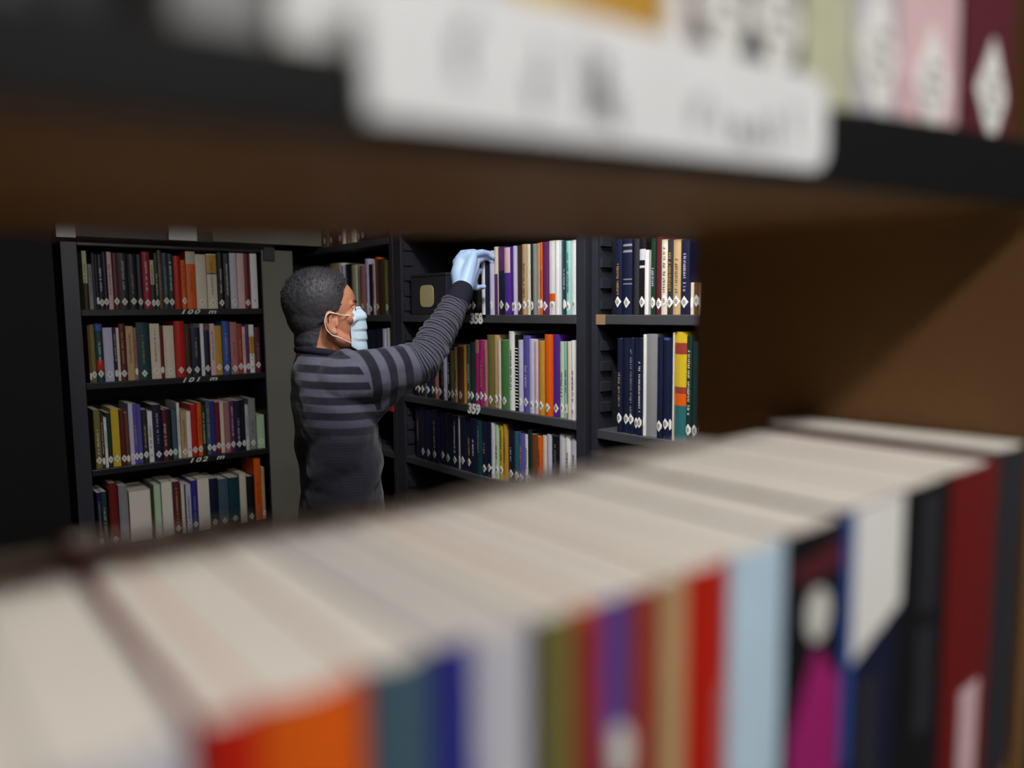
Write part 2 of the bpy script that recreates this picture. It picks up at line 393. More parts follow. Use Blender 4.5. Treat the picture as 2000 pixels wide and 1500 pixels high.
rowL2 = [(176, 180, 'brown'), (180.5, 190, 'olive', {'top': 634}), (190.5, 205, 'dark teal', {'top': 632, 'bands': [(.88, .99, 'blue'), (.2, .38, 'red')]}), (206.5, 225, 'lavender', {'top': 640}), (225.5, 231, 'navy', {'top': 640}), (231.5, 237, 'cream', {'top': 640}), (237.5, 250, 'maroon', {'top': 632}), (250.5, 265, 'tan', {'top': 637}),
 (265.5, 271, 'rose', {'top': 640}), (271.5, 295, 'dark teal', {'top': 630, 'title': True}), (297, 316, 'cream', {'top': 632}), (316.5, 322.5, 'dark red', {'top': 636}), (323.5, 344, 'cream', {'top': 636}), (345, 365, 'red', {'top': 627}), (365.5, 377, 'dark brown', {'top': 633}), (377.5, 395, 'navy', {'top': 640}), (395.5, 402, W, {'top': 632}),
 (402.5, 413, 'navy', {'top': 645}), (413.5, 423, 'pink', {'top': 632}), (423.5, 437, 'ochre', {'top': 636}), (439, 452.5, 'blue', {'top': 627}), (453.5, 467, 'rose', {'top': 629}), (467.5, 477, 'brick red', {'top': 632}), (477.5, 483, 'pink', {'top': 638}), (483.5, 490, 'plum', {'top': 634}), (490.5, 500, W, {'top': 634, 'bands': [(.4, .75, 'ochre')]}), (500.5, 511, 'maroon', {'top': 640})]
rowL3 = [(187.5, 200, 'olive', {'top': 800}), (200.5, 206, 'dark brown', {'top': 806}), (206.5, 212, W, {'top': 815}), (212.5, 221, 'dark green', {'top': 806}), (221.5, 237, 'yellow', {'top': 797}), (237.5, 248, 'maroon', {'top': 800}), (248.5, 255, 'brown', {'top': 806}), (255.5, 264, 'lavender', {'top': 788}), (264.5, 272, 'violet', {'top': 788}),
 (272.5, 281, 'violet', {'top': 790}), (281.5, 291, 'charcoal', {'top': 800}), (292.5, 302, W, {'top': 803}), (302.5, 320, 'navy', {'top': 790}), (320.5, 330, 'maroon', {'top': 800}), (330.5, 339, 'black', {'top': 798}), (340, 349, 'slate', {'top': 800}), (350.5, 356, W, {'top': 786}), (356.5, 368, 'tan', {'top': 802, 'title': True}),
 (368.5, 377, W, {'top': 803}), (377.5, 389, 'red', {'top': 790}), (389.5, 398, 'orange', {'top': 786}), (398.5, 406, 'dark green', {'top': 792}), (406.5, 415, 'slate', {'top': 783}), (415.5, 424, 'royal blue', {'top': 783}), (424.5, 434, 'dark red', {'top': 785}), (434.5, 442, 'cream', {'top': 785}), (442.5, 453, 'rose', {'top': 785}),
 (453.5, 462, 'plum', {'top': 783}), (462.5, 475, 'navy', {'top': 782}), (475.5, 482, 'black', {'top': 780}), (482.5, 489, 'pale grey', {'top': 790}), (490.5, 504, 'grey', {'top': 778}), (505, 520, 'pale green', {'top': 810})]
rowL4 = [(191, 200, 'navy', {'top': 962}), (200.5, 211, 'dark teal', {'top': 960}), (215, 232, 'dark red', {'top': 943}), (234, 252, 'grey', {'top': 948}), (254, 297, 'cream', {'top': 957, 'flip': True, 'label': False, 'title': False, 'desc': 'thick book showing its cream fore-edge'}), (304, 317, 'pale green', {'top': 946}), (318, 340, 'pale grey', {'top': 940, 'flip': True, 'label': False, 'title': False}),
 (341, 355, 'maroon', {'top': 940}), (355.5, 362, 'cream', {'top': 945}), (366, 376, 'lavender', {'top': 946}), (376.5, 388, 'royal blue', {'top': 938}), (389, 412, 'cream', {'top': 934, 'flip': True, 'label': False, 'title': False}), (413, 429, 'navy', {'top': 934}), (429.5, 449, 'slate', {'top': 935}), (449.5, 470, 'dark teal', {'top': 932}), (471, 484, 'cream', {'top': 924}),
 (485, 500, 'black', {'top': 930}), (501, 514, 'orange', {'top': 895}), (514.5, 521, 'tan', {'top': 912})]
row(rowL1, 'Y', 3.212, 600, 492, 1.5645, 'top row of the left bookcase', 'books in the top row of the left bookcase', seed=11, zmax=1.7985)
row(rowL2, 'Y', 3.212, 735, 636, 1.2865, 'second row of the left bookcase', 'books in the second row of the left bookcase', seed=12)
row(rowL3, 'Y', 3.212, 895, 795, 0.9515, 'third row of the left bookcase', 'books in the third row of the left bookcase', seed=13)
row(rowL4, 'Y', 3.212, 1010, 950, 0.6305, 'lowest visible row of the left bookcase', 'books in the lowest visible row of the left bookcase', seed=14)

NL = {'label': False, 'title': False}
rowB1 = [(905, 913, 'black', {'top': 512}), (913.5, 921, 'charcoal', {'top': 520}), (921.5, 929, 'black', {'top': 508}), (929.5, 937.5, 'charcoal', {'top': 508, 'set': .004}),
 (957.5, 963, 'lavender', {'top': 489}), (963.5, 970, 'cream', {'top': 482, 'bands': [(0, .6, 'plum')]}), (970.5, 983.5, 'plum', {'top': 482, 'bands': [(0, .65, 'navy')]}), (984.5, 996, 'purple', {'top': 482, 'bands': [(.62, .99, 'pink')]}), (996.5, 1002, 'purple', {'top': 484}), (1002.5, 1007.5, 'lavender', {'top': 480}), (1008, 1015, 'dark brown', {'top': 479}),
 (1016, 1026, 'tan', {'top': 477}), (1026.5, 1033, 'cream', {'top': 477}), (1033.5, 1039, 'dark green', {'top': 476}), (1039.5, 1045, 'grey', {'top': 476}), (1045.5, 1054, 'tan', {'top': 475}), (1054.5, 1059, 'orange', {'top': 473}), (1059.5, 1070, 'plum', {'top': 472}), (1070.5, 1084, W, {'top': 470, 'bands': [(.18, .29, 'orange')]}),
 (1084.5, 1093, W, {'top': 469}), (1093.5, 1100, 'slate', {'top': 470}), (1100.5, 1106, 'dark teal', {'top': 470}), (1106.5, 1114, 'pale teal', {'top': 470}), (1114.5, 1122, W, {'top': 469})]
row(rowB1, 'X', 1.506, 600, 480, 1.5325, 'shelf 358 beside the raised hand', 'books on the shelf numbered 358', seed=21)
rowB2 = [(806, 813, 'black', {'top': 690}), (813.5, 820, 'dark brown', {'top': 680}), (820.5, 828, 'charcoal', {'top': 672}), (828.5, 832.5, W, {'top': 690}), (833, 839, 'navy', {'top': 680}), (839.5, 846, 'charcoal', {'top': 672}), (846.5, 852.5, 'rose', {'top': 690}), (853, 859, 'black', {'top': 670}), (859.5, 866, 'charcoal', {'top': 665}), (866.5, 871.5, 'lavender', {'top': 690}), (872, 879.5, 'navy', {'top': 672}),
 (880, 888, 'olive', {'top': 685}), (888.5, 893, 'tan', {'top': 678}), (893.5, 907, 'ochre', {'top': 674, 'bands': [(0, .97, 'brown')]}), (907.5, 916, 'slate', {'top': 674, 'set': .01}), (916.5, 923, 'dark green', {'top': 668}), (923.5, 934, 'rose', {'top': 664, 'bands': [(0, .8, 'magenta')]}), (934.5, 943, 'magenta', {'top': 664}), (943.5, 949, 'rose', {'top': 665}), (949.5, 962, 'olive', {'top': 654}), (962.5, 970, 'tan', {'top': 654}),
 (971.5, 978, 'cream', {'top': 665}), (978.5, 992.5, 'green', {'top': 664}), (993, 1002, W, {'top': 647, 'label': False, 'desc': 'tall white spiral-bound book'}), (1002.5, 1011, 'black', {'top': 654, 'label': False, 'title': False, 'desc': 'black book with white wire spiral'}), (1011.5, 1018, 'lavender', {'top': 664}), (1018.5, 1031, 'violet', {'top': 655}), (1032, 1041.5, 'lavender', {'top': 662}), (1043.5, 1050, 'pink', {'top': 667}), (1052.5, 1063, 'ochre', {'top': 666}),
 (1063.5, 1076, 'orange', {'top': 653}), (1076.5, 1089, 'purple', {'top': 653}), (1090.5, 1098, 'pale green', {'top': 667}), (1098.5, 1105, 'pale teal', {'top': 667}), (1105.5, 1108.5, 'dark green', {'top': 667}), (1109, 1116, 'cream', {'top': 667}), (1116.5, 1123.5, W, {'top': 665})]
b2 = row(rowB2, 'X', 1.508, 740, 670, 1.2255, 'shelf 359 below the raised arm', 'books on the shelf numbered 359', seed=22)
# spiral wires of the wire-bound book
sb = b2[24]; hh = 0.19; yy = -.0016
for k in range(19):
    mb = MB().tube([(-.006, .002, 0), (-.0035, -.0015, .001), (0, -.0028, .0018), (.0035, -.0015, .001), (.006, .002, 0)], .0013, 5)
    obj('wire_loop', mb.mesh('wire_loop', True), M_NUM, sb, loc=(0, -.0005, .012 + k * .0104))
rowB3 = [(809, 819, 'navy', {'top': 796}), (819.5, 831, 'navy', {'top': 797}), (831.5, 843, 'navy', {'top': 800}), (843.5, 855, 'navy', {'top': 802}), (856, 867, 'navy', {'top': 805}), (867.5, 879, 'navy', {'top': 808}), (879.5, 892, 'navy', {'top': 811}), (892.5, 896.5, 'pale grey', {'top': 812}), (897, 908, 'navy', {'top': 815}), (908.5, 919, 'navy', {'top': 817}),
 (919.5, 930, 'navy', {'top': 819}), (930.5, 940, 'dark teal', {'top': 821}), (940.5, 950, 'navy', {'top': 823}), (950.5, 959, 'navy', {'top': 825}), (959.5, 964, 'pale grey', {'top': 826}), (964.5, 971, 'pale green', {'top': 829}), (971.5, 981, 'yellow', {'top': 830}), (981.5, 988, 'ochre', {'top': 828}), (989, 1000, 'navy', {'top': 828}), (1001, 1011, 'teal', {'top': 843}), (1011.5, 1021, 'violet', {'top': 846}),
 (1021.5, 1028, W, {'top': 848}), (1028.5, 1036, 'dark green', {'top': 840}), (1036.5, 1047, 'brown', {'top': 848}), (1047.5, 1056, 'orange', {'top': 852}), (1058, 1066, 'cream', {'top': 850}), (1066.5, 1075, 'lavender', {'top': 848}), (1076, 1090, 'black', {'top': 852}), (1091, 1101, 'pale grey', {'top': 848}), (1101.5, 1111, W, {'top': 850}), (1111.5, 1123, 'pale grey', {'top': 854})]
row(rowB3, 'X', 1.508, 860, 830, 0.9855, 'row beneath the 359 shelf', 'books in the row beneath the 359 shelf', seed=23)
rowA1 = [(1201.5, 1215, 'navy', {'top': 466, 'label': True}), (1215.5, 1233, 'navy', {'top': 466, 'label': True, 'bands': [(.40, .415, 'grey'), (.46, .475, 'grey'), (.82, .85, 'grey'), (.9, .93, 'grey')], 'desc': 'thick navy book with silver bands'}), (1236, 1245.5, 'charcoal', {'top': 466}), (1246, 1258, 'black', {'top': 462, 'label': True, 'bands': [(.70, .84, 'pale grey'), (.60, .63, 'pale grey')], 'desc': 'black book with pale title panel'}), (1259, 1266.5, W, {'top': 488, 'label': False}), (1269.5, 1278, 'dark green', {'top': 466, 'label': True}),
 (1278.5, 1289.5, 'maroon', {'top': 462}), (1290, 1302, 'cream', {'top': 468}), (1302.5, 1314, 'charcoal', {'top': 468, 'label': True}), (1314.5, 1329, 'tan', {'top': 468}), (1329.5, 1346, 'navy', {'top': 468, 'label': True}), (1346.5, 1352, 'cream', {'top': 552}), (1352.5, 1362, 'brown', {'top': 552}), (1362.5, 1370, 'tan', {'top': 552}), (1370.5, 1385, 'navy', {'top': 500}), (1386, 1400, 'dark brown', {'top': 500})]
row(rowA1, 'X', 1.506, 600, 470, 1.5325, 'upper row of the nearest wall bookcase', 'books in the upper row of the nearest wall bookcase', seed=31, sticker_z=.032)
rowA2 = [(1206, 1215, 'navy', {'top': 661}), (1215.5, 1227, 'navy', {'top': 661, 'label': True}), (1227.5, 1237, 'navy', {'top': 660, 'label': True}), (1237.5, 1245, 'navy', {'top': 660, 'label': True}), (1245.5, 1254, 'navy', {'top': 660}), (1254.5, 1260, W, {'top': 653, 'label': True}), (1260.5, 1281.5, 'grey', {'top': 652, 'label': False, 'title': False, 'desc': 'wide plain grey book'}), (1284, 1294, 'navy', {'top': 658}), (1294.5, 1305, 'blue', {'top': 660, 'bands': [(0, .98, 'navy')]}),
 (1306, 1311.5, 'navy', {'top': 660}), (1312, 1315, 'cream', {'top': 649, 'label': False}), (1315.5, 1339, 'yellow', {'top': 648, 'label': False, 'title': False, 'bands': [(0, .33, 'teal'), (.33, .44, 'orange'), (.44, .50, 'brick red'), (.80, .90, 'brick red')], 'desc': 'yellow and teal book'}), (1340, 1350, 'dark green', {'top': 656}), (1350.5, 1360, 'dark teal', {'top': 668}), (1360.5, 1372, 'charcoal', {'top': 658}), (1373, 1390, 'navy', {'top': 660})]
row(rowA2, 'X', 1.506, 760, 660, 1.2125, 'lower row of the nearest wall bookcase', 'books in the lower row of the nearest wall bookcase', seed=32, sticker_z=.034)
rowC1 = [(588, 598, 'charcoal', {'top': 527}), (598.5, 609, 'black', {'top': 525}), (609.5, 620, 'charcoal', {'top': 522}), (620.5, 633, 'black', {'top': 520}), (633.5, 646, 'charcoal', {'top': 517}), (646.5, 662, 'tan', {'top': 514}), (662.5, 669, W, {'top': 513}), (669.5, 673.5, 'lavender', {'top': 518}), (674, 686, 'black', {'top': 516, 'title': False}), (687, 696, 'pale olive', {'top': 517}), (696.5, 704, 'cream', {'top': 517}),
 (704.5, 713.5, 'rose', {'top': 518}), (714, 720, 'lavender', {'top': 505}), (720.5, 724.5, 'black', {'top': 516}), (725, 732, 'pink', {'top': 514}), (732.5, 738, 'orange', {'top': 502, 'bands': [(0, .97, 'brown')]}), (738.5, 747, 'dark brown', {'top': 506}), (748.5, 760, 'olive', {'top': 508})]
row(rowC1, 'X', 1.508, 600, 515, 1.5325, 'shelf behind the head of the man', 'books on the shelf behind the head of the man', seed=41)
rowC2 = [(690, 702, 'charcoal', {'top': 648}), (703, 716, 'dark teal', {'top': 646}), (716.5, 730, 'navy', {'top': 644}), (730.5, 747, 'navy', {'top': 642, 'label': False, 'title': False}), (747.5, 753.5, 'lavender', {'top': 642}), (754, 761, W, {'top': 641})]
row(rowC2, 'X', 1.508, 680, 645, 1.2455, "shelf below the face mask of the man", 'books on the shelf below the face mask', seed=42)
rowC3 = [(629, 640, 'olive', {'top': 405}), (640.5, 650, 'brown', {'top': 400}), (650.5, 658, 'maroon', {'top': 400}), (658.5, 668, 'brick red', {'top': 402}), (668.5, 673, W, {'top': 400}), (673.5, 684, 'tan', {'top': 398}), (684.5, 692, 'cream', {'top': 396}), (692.5, 702, 'olive', {'top': 396}), (703, 716, 'black', {'top': 396})]
row(rowC3, 'X', 1.508, 460, 400, 1.8355, 'high shelf above the head of the man', 'books on the high shelf above the head of the man', seed=43)

# pulled-out book under the gloved hand
a, b = onX(940, 600, 1.492), onX(947, 600, 1.492)
zt = onX(944, 502, 1.492).z
book('slim white-spined navy book being pulled from shelf 358 by the gloved hand', 'books on the shelf numbered 358', (1.492, (a.y + b.y) / 2, 1.5325), (0, 0, -math.pi / 2), (a.y - b.y) * .95, zt - 1.5325, .17, 'navy', None, False, None, [(0.0005, zt - 1.534, 'white')])

# box file with a yellow label on the 358 shelf
a, b = onX(803, 600, 1.52), onX(872, 600, 1.52); zt = onX(830, 541, 1.52).z
bx = thing('file_box', 'dark grey file box with pale yellow label on shelf 358', 'box', (1.52, (a.y + b.y) / 2, 1.5325))
bw = a.y - b.y; bh = zt - 1.5325
obj('body', boxmesh('body', 0, .22, -bw / 2, bw / 2, 0, bh), M_STEEL2, bx, bevel=.003)
obj('lid', boxmesh('lid', -.0008, .2208, -bw / 2 - .0005, bw / 2 + .0005, bh + .0005, bh + .012), M_STEEL2, bx, bevel=.003)
q0, q1 = onX(821, 600, 1.518), onX(846, 556, 1.518)
pts = []
for k in range(24):
    an = 2 * math.pi * k / 24; ca, sa = math.cos(an), math.sin(an)
    pts.append((math.copysign(abs(ca) ** .5, ca), math.copysign(abs(sa) ** .5, sa)))
cy, cz = (q0.y + q1.y) / 2 - bx.location.y, (q0.z + q1.z) / 2 - 1.5325
hy, hz = abs(q0.y - q1.y) / 2, abs(q1.z - q0.z) / 2
me = MB().ngon_slab([(x * hy, z * hz) for x, z in pts], -.0012, .0012).mesh('label')
lo = obj('paper_label', me, mat('pale yellow label', (205, 195, 140), .7, .15, 60), bx, loc=(-.0014, cy, cz), label='pale yellow rounded label'); lo.rotation_euler = (0, 0, -math.pi / 2)
# small red tag on the upright between the far units
p = onX(764, 795, 1.497)
obj('tag', boxmesh('tag', -.004, -.0005, p.y - .016 - unitB.location.y, p.y + .012 - unitB.location.y, p.z - .016, p.z + .018), mat('red tag', (215, 50, 40), .5), unitB, label='small red tag on the upright')

#PERSON#
# ------------------------------------------------------------------ the man reaching for a book
def ico(mb_, c, r, seg=12, rings=8):
    """closed ellipsoid; r may be a number or (rx, ry, rz)"""
    r = (r, r, r) if not isinstance(r, (tuple, list)) else r
    o = len(mb_.v); c = Vector(c)
    mb_.v.append((c.x, c.y, c.z - r[2]))
    for i in range(1, rings):
        th = math.pi * i / rings
        for k in range(seg):
            an = 2 * math.pi * k / seg
            mb_.v.append((c.x + r[0] * math.sin(th) * math.cos(an), c.y + r[1] * math.sin(th) * math.sin(an), c.z - r[2] * math.cos(th)))
    mb_.v.append((c.x, c.y, c.z + r[2])); top = len(mb_.v) - 1
    for k in range(seg):
        mb_.f.append((o, o + 1 + (k + 1) % seg, o + 1 + k))
        mb_.f.append((top, top - seg + k, top - seg + (k + 1) % seg))
    for i in range(rings - 2):
        for k in range(seg):
            a = o + 1 + i * seg; q = (k + 1) % seg
            mb_.f.append((a + k, a + q, a + seg + q, a + seg + k))

def limb(mb_, pts, step=0.35, seg=14, rings=8):
    """chain of overlapping balls through (point, radius) pairs"""
    for (p, r), (q, s) in zip(pts, pts[1:]):
        p, q = Vector(p), Vector(q); L = (q - p).length
        n = max(2, int(L / (max(min(r, s), .004) * step)))
        for i in range(n + 1):
            f = i / n; ico(mb_, p.lerp(q, f), r + (s - r) * f, seg, rings)

YAW = math.radians(-17)
def loft(mb_, rings_, n=32, pw=0.85, yaw=0.0):
    """rings_: (z, cx, cy, rx, ry); closed stack of rounded ellipses"""
    o = len(mb_.v)
    for z, cx, cy, rx, ry in rings_:
        for k in range(n):
            an = 2 * math.pi * k / n; c, s = math.cos(an), math.sin(an)
            dx, dy = rx * math.copysign(abs(c) ** pw, c), ry * math.copysign(abs(s) ** pw, s)
            mb_.v.append((cx + dx * math.cos(yaw) - dy * math.sin(yaw), cy + dx * math.sin(yaw) + dy * math.cos(yaw), z))
    m = len(rings_)
    for i in range(m - 1):
        for k in range(n):
            mb_.f.append((o + i * n + k, o + i * n + (k + 1) % n, o + (i + 1) * n + (k + 1) % n, o + (i + 1) * n + k))
    mb_.f.append(tuple(o + k for k in reversed(range(n)))); mb_.f.append(tuple(o + (m - 1) * n + k for k in range(n)))

def fuse(mb_, voxel, smooth, name):
    me = mesh('tmp', mb_.v, mb_.f); o = bpy.data.objects.new('tmp', me); COL.objects.link(o)
    r = o.modifiers.new('r', 'REMESH'); r.mode = 'VOXEL'; r.voxel_size = voxel; r.use_smooth_shade = True
    s = o.modifiers.new('s', 'SMOOTH'); s.factor = .5; s.iterations = smooth
    dg = bpy.context.evaluated_depsgraph_get(); dg.update()
    out = bpy.data.meshes.new_from_object(o.evaluated_get(dg)); out.name = name
    bpy.data.objects.remove(o)
    for p_ in out.polygons: p_.use_smooth = True
    return out

MY = 1.99                                     # the man's middle
H = Vector((.942, 1.985, 1.548))              # head, eye level
SC = 0.985
HR = Matrix.Translation(H) @ Matrix.Rotation(math.radians(-17), 4, 'Z') @ Matrix.Rotation(math.radians(-5), 4, 'Y') @ Matrix.Scale(SC, 4)
hd = lambda x, y, z: HR @ Vector((x, y, z))
SH = onF(692, 742, 2.05); EL = onF(826, 706, 2.17); WR = onX(904, 566, 1.372)
SHL = Vector((1.0, 2.115, 1.345)); ELL = Vector((1.01, 2.15, 1.07)); WRL = Vector((1.05, 2.12, .83))

man = thing('person', 'man in striped navy sweater, face mask and blue glove reaching for a book', 'person', (.93, MY, 0))
inv = Matrix.Translation(-Vector(man.location))
def pobj(name, me, m, parent=None, label=None):
    me.transform(inv); return obj(name, me, m, parent or man, label=label)

# --- body: one continuous skin
hm = MB()
def he(c, r): ico(hm, c, r, 32, 20)
he((-.016, 0, .026), (.094, .075, .086)); he((.004, 0, .018), (.084, .071, .082)); he((-.03, 0, -.005), (.074, .066, .075))
he((.034, 0, -.026), (.052, .058, .080)); he((.03, 0, .03), (.058, .062, .060))
limb(hm, [((.0, -.048, -.062), .020), ((.040, -.036, -.088), .020), ((.068, 0, -.098), .020), ((.040, .036, -.088), .020), ((.0, .048, -.062), .020)])
limb(hm, [((-.005, -.05, -.02), .022), ((.0, -.048, -.062), .020)]); limb(hm, [((-.005, .05, -.02), .022), ((.0, .048, -.062), .020)])
he((.030, 0, -.075), (.045, .042, .034)); he((.074, 0, -.092), .018)
for s in (-1, 1):
    he((.058, s * .036, -.024), (.024, .026, .022)); limb(hm, [((.078, s * .012, .016), .011), ((.066, s * .042, .016), .010)])
limb(hm, [((.083, 0, .004), .010), ((.100, 0, -.028), .0115), ((.101, 0, -.036), .012)]); he((.092, .012, -.038), .008); he((.092, -.012, -.038), .008)
he((.080, 0, -.062), (.014, .024, .012))
for s in (-1, 1):                               # ears
    cx_, cz_ = .004, -.031
    ring = []
    for k in range(15):
        an = math.radians(-60 + 300 * k / 14)
        ex, ez = -math.sin(an) * .017, math.cos(an) * .030
        # starts at front of helix, over the top, round the back to the lobe
        ex, ez = math.cos(math.radians(20 + 250 * k / 14)) * .0175, math.sin(math.radians(20 + 250 * k / 14)) * .031
        ring.append(((cx_ + ex - .004 * (ez / .03), s * (.0765 + (-ex) * .45 + .005), cz_ + ez), .0044))
    limb(hm, ring, .6, 8, 6)
    ico(hm, (cx_ + .002, s * .0735, cz_), (.014, .005, .026), 14, 10)
    ico(hm, (cx_ + .006, s * .080, cz_ - .028), (.008, .005, .009), 12, 8)
    limb(hm, [((cx_ + .014, s * .0785, cz_ + .004), .004), ((cx_ + .012, s * .080, cz_ - .010), .0045)], .6, 8, 6)
    limb(hm, [((cx_ - .006, s * .082, cz_ + .016), .003), ((cx_ - .009, s * .083, cz_ - .006), .003), ((cx_ - .002, s * .081, cz_ - .018), .003)], .6, 8, 6)
bm_ = MB(); bm_.v = [tuple(HR @ Vector(v)) for v in hm.v]; bm_.f = list(hm.f)
NK = Vector((.925, MY, 1.385))
limb(bm_, [(hd(-.028, 0, -.045), .057), (hd(-.036, 0, -.10), .057), (NK, .066)], .25, 24, 14)
limb(bm_, [(hd(-.0, 0, -.085), .040), (Vector((.955, MY, 1.40)), .04)], .3, 20, 12)
loft(bm_, [(.80, .97, MY - .01, .075, .11), (.95, .97, MY - .01, .075, .11), (1.1, .97, MY - .01, .075, .115), (1.22, .962, MY - .01, .08, .12), (1.32, .955, MY, .078, .125), (1.38, .935, MY, .07, .10), (1.42, .93, MY, .06, .08)], yaw=YAW)
for (s_, e_, w_) in ((SH, EL, WR), (SHL, ELL, WRL)): limb(bm_, [(s_, .045), (e_, .034), (w_, .026)], .3)
for s in (-1, 1): limb(bm_, [((.965, MY + s * .07, .84), .065), ((.955, MY + s * .095, .47), .05), ((.91, MY + s * .105, .10), .036)], .3)
M_SKIN = mat('skin', (184, 124, 95), .5, .06, 30, .05, .4)
body = pobj('body', fuse(bm_, .0032, 3, 'body'), M_SKIN, label='face, ear and neck with tan skin')

# --- hair: cropped, grown off the scalp
HI = HR.inverted()
def sm(a, b, x): x = max(0, min(1, (x - a) / (b - a))); return x * x * (3 - 2 * x)
def hair_thick(q):
    x, y, z = q
    if z < -.102 or abs(y) > .083: return 0
    if abs(y) > .0745 and ((x - .004) / .021) ** 2 + ((z + .031) / .034) ** 2 < 1: return 0              # ears
    # hairline: how far forward hair may reach at this height
    if z > .045: lim = .056 + (z - .045) * .35 - (abs(y) / .07) ** 2 * .012
    elif z > .0: lim = .030 + (z / .045) * .020
    elif z > -.028: lim = .022
    else: lim = -.018 - (-.028 - z) * .36
    if -.028 >= z and x > -.018: return 0
    lim += .005 * noise.noise(Vector((y * 180, z * 180, 3)))
    e = min(1, (lim - x) / .018)
    if z < -.082: e = min(e, (z + .102) / .02)
    if e <= 0: return 0
    top = sm(.0, .09, z)
    return e * (.0035 + .0085 * top + .003 * sm(.05, -.05, x))
me = body.data; me2 = []
loc_ = [HI @ (Vector(man.location) + v.co) for v in me.vertices]
th = [hair_thick(q) if q.z > -.13 and q.length < .2 else 0 for q in loc_]
idx = {}; hv = []; hf = []
for p_ in me.polygons:
    if all(th[i] > 0 for i in p_.vertices):
        fc = []
        for i in p_.vertices:
            if i not in idx:
                idx[i] = len(hv); v = me.vertices[i]; q = loc_[i]
                nz = noise.noise(q * 260) * .5 + noise.noise(q * 110) * .7 + noise.noise(Vector((q.x * 60, q.y * 60, q.z * 25))) * .6
                hv.append(v.co + v.normal * (th[i] * (1 + .15 * nz) + .0004))
            fc.append(idx[i])
        hf.append(tuple(fc))
hme = mesh('hair', hv, hf, True)
M_HAIR = mat('black cropped hair', (54, 53, 57), .58, .5, 200, .25, .4, stretch=(2.5, 2.5, .35))
hair = obj('hair', hme, M_HAIR, man, label='short cropped black hair')
ss = hair.modifiers.new('sub', 'SUBSURF'); ss.levels = 1; ss.render_levels = 1
tuft = MB(); rnd = random.Random(3)
for k in range(6000):                              # short upright strands on the crown
    i = rnd.choice(range(len(hv)))
    v = hv[i]; q = HI @ (Vector(man.location) + v)
    if q.z < .0 and rnd.random() < .6: continue
    nrm = (q - Vector((-.01, 0, .01))).normalized(); d = (HR.to_3x3() @ (nrm + Vector((rnd.uniform(-.5, .5) + .35, rnd.uniform(-.5, .5), rnd.uniform(.0, .5))))).normalized()
    L = rnd.uniform(.003, .0075) * (1.5 if q.x > .02 and q.z > .05 else 1) * (0.5 + 1.1 * sm(0, .1, q.z)); s_ = d.orthogonal().normalized() * .0007; b_ = d.cross(s_).normalized() * .0007
    base = v - d * .002; o = len(tuft.v)
    tuft.v += [tuple(base + s_), tuple(base - s_ * .5 + b_), tuple(base - s_ * .5 - b_), tuple(base + d * L)]
    tuft.f += [(o, o + 1, o + 3), (o + 1, o + 2, o + 3), (o + 2, o, o + 3), (o, o + 2, o + 1)]
st = obj('hair_strands', mesh('hair_strands', tuft.v, tuft.f), M_HAIR, hair); st['kind'] = 'stuff'
# eyebrows and eyes
for s in (-1, 1):
    eb = MB(); limb(eb, [(hd(.089, s * .014, .020), .0028), (hd(.084, s * .030, .025), .0034), (hd(.071, s * .045, .020), .0022)], .5, 8, 6)
    pobj('eyebrow', fuse(eb, .0012, 2, 'eyebrow'), M_HAIR)
    ey = MB(); ico(ey, hd(.0675, s * .031, -.001), .0135, 20, 14); e_ = pobj('eye', ey.mesh('eye', True), mat('eye white', (225, 220, 214), .2, .03))
    ir = MB(); ico(ir, hd(.0795, s * .031, -.001), (.003, .0055, .0055), 14, 10); ic = obj('iris', ir.mesh('iris', True), mat('dark iris', (35, 24, 18), .15, .1), e_); ic.data.transform(inv)
    for zz, rr_ in ((.006, .0045), (-.007, .004)):
        ld = MB(); limb(ld, [(hd(.076, s * .018, zz * .5), rr_ * .7), (hd(.0795, s * .030, zz), rr_), (hd(.070, s * .044, zz * .4), rr_ * .7)], .5, 10, 7)
        obj('eyelid', fuse(ld, .0013, 2, 'eyelid'), M_SKIN, e_).data.transform(inv)

# --- face mask: pleated sheet laid over nose and chin
bv = BVHTree.FromPolygons([v.co + Vector(man.location) for v in me.vertices], [tuple(p_.vertices) for p_ in me.polygons])
NU, NV = 41, 34
R_ = [[0.0] * NU for _ in range(NV)]
for j in range(NV):
    z = -.004 - .112 * j / (NV - 1)
    for i in range(NU):
        u = math.radians(-49 + 98 * i / (NU - 1))
        o_ = hd(.012, 0, z); dv = (HR.to_3x3() @ Vector((math.cos(u), math.sin(u), 0))).normalized()
        hit = bv.ray_cast(o_ + dv * .2, -dv, .19)
        r = (hit[0] - o_).length / SC if hit[0] else .03
        # cloth is tented over the nose and hangs straight past the chin
        tent = .103 - .034 * (abs(u) / .86) ** 1.8 - .010 * (j / NV) - (.016 if j < 3 else 0)
        R_[j][i] = max(r, tent if 3 < j else r) + .003
for _ in range(4):
    R_ = [[(R_[max(j - 1, 0)][i] + R_[min(j + 1, NV - 1)][i] + R_[j][max(i - 1, 0)] + R_[j][min(i + 1, NU - 1)] + 2 * R_[j][i]) / 6 for i in range(NU)] for j in range(NV)]
mv = []; mf = []
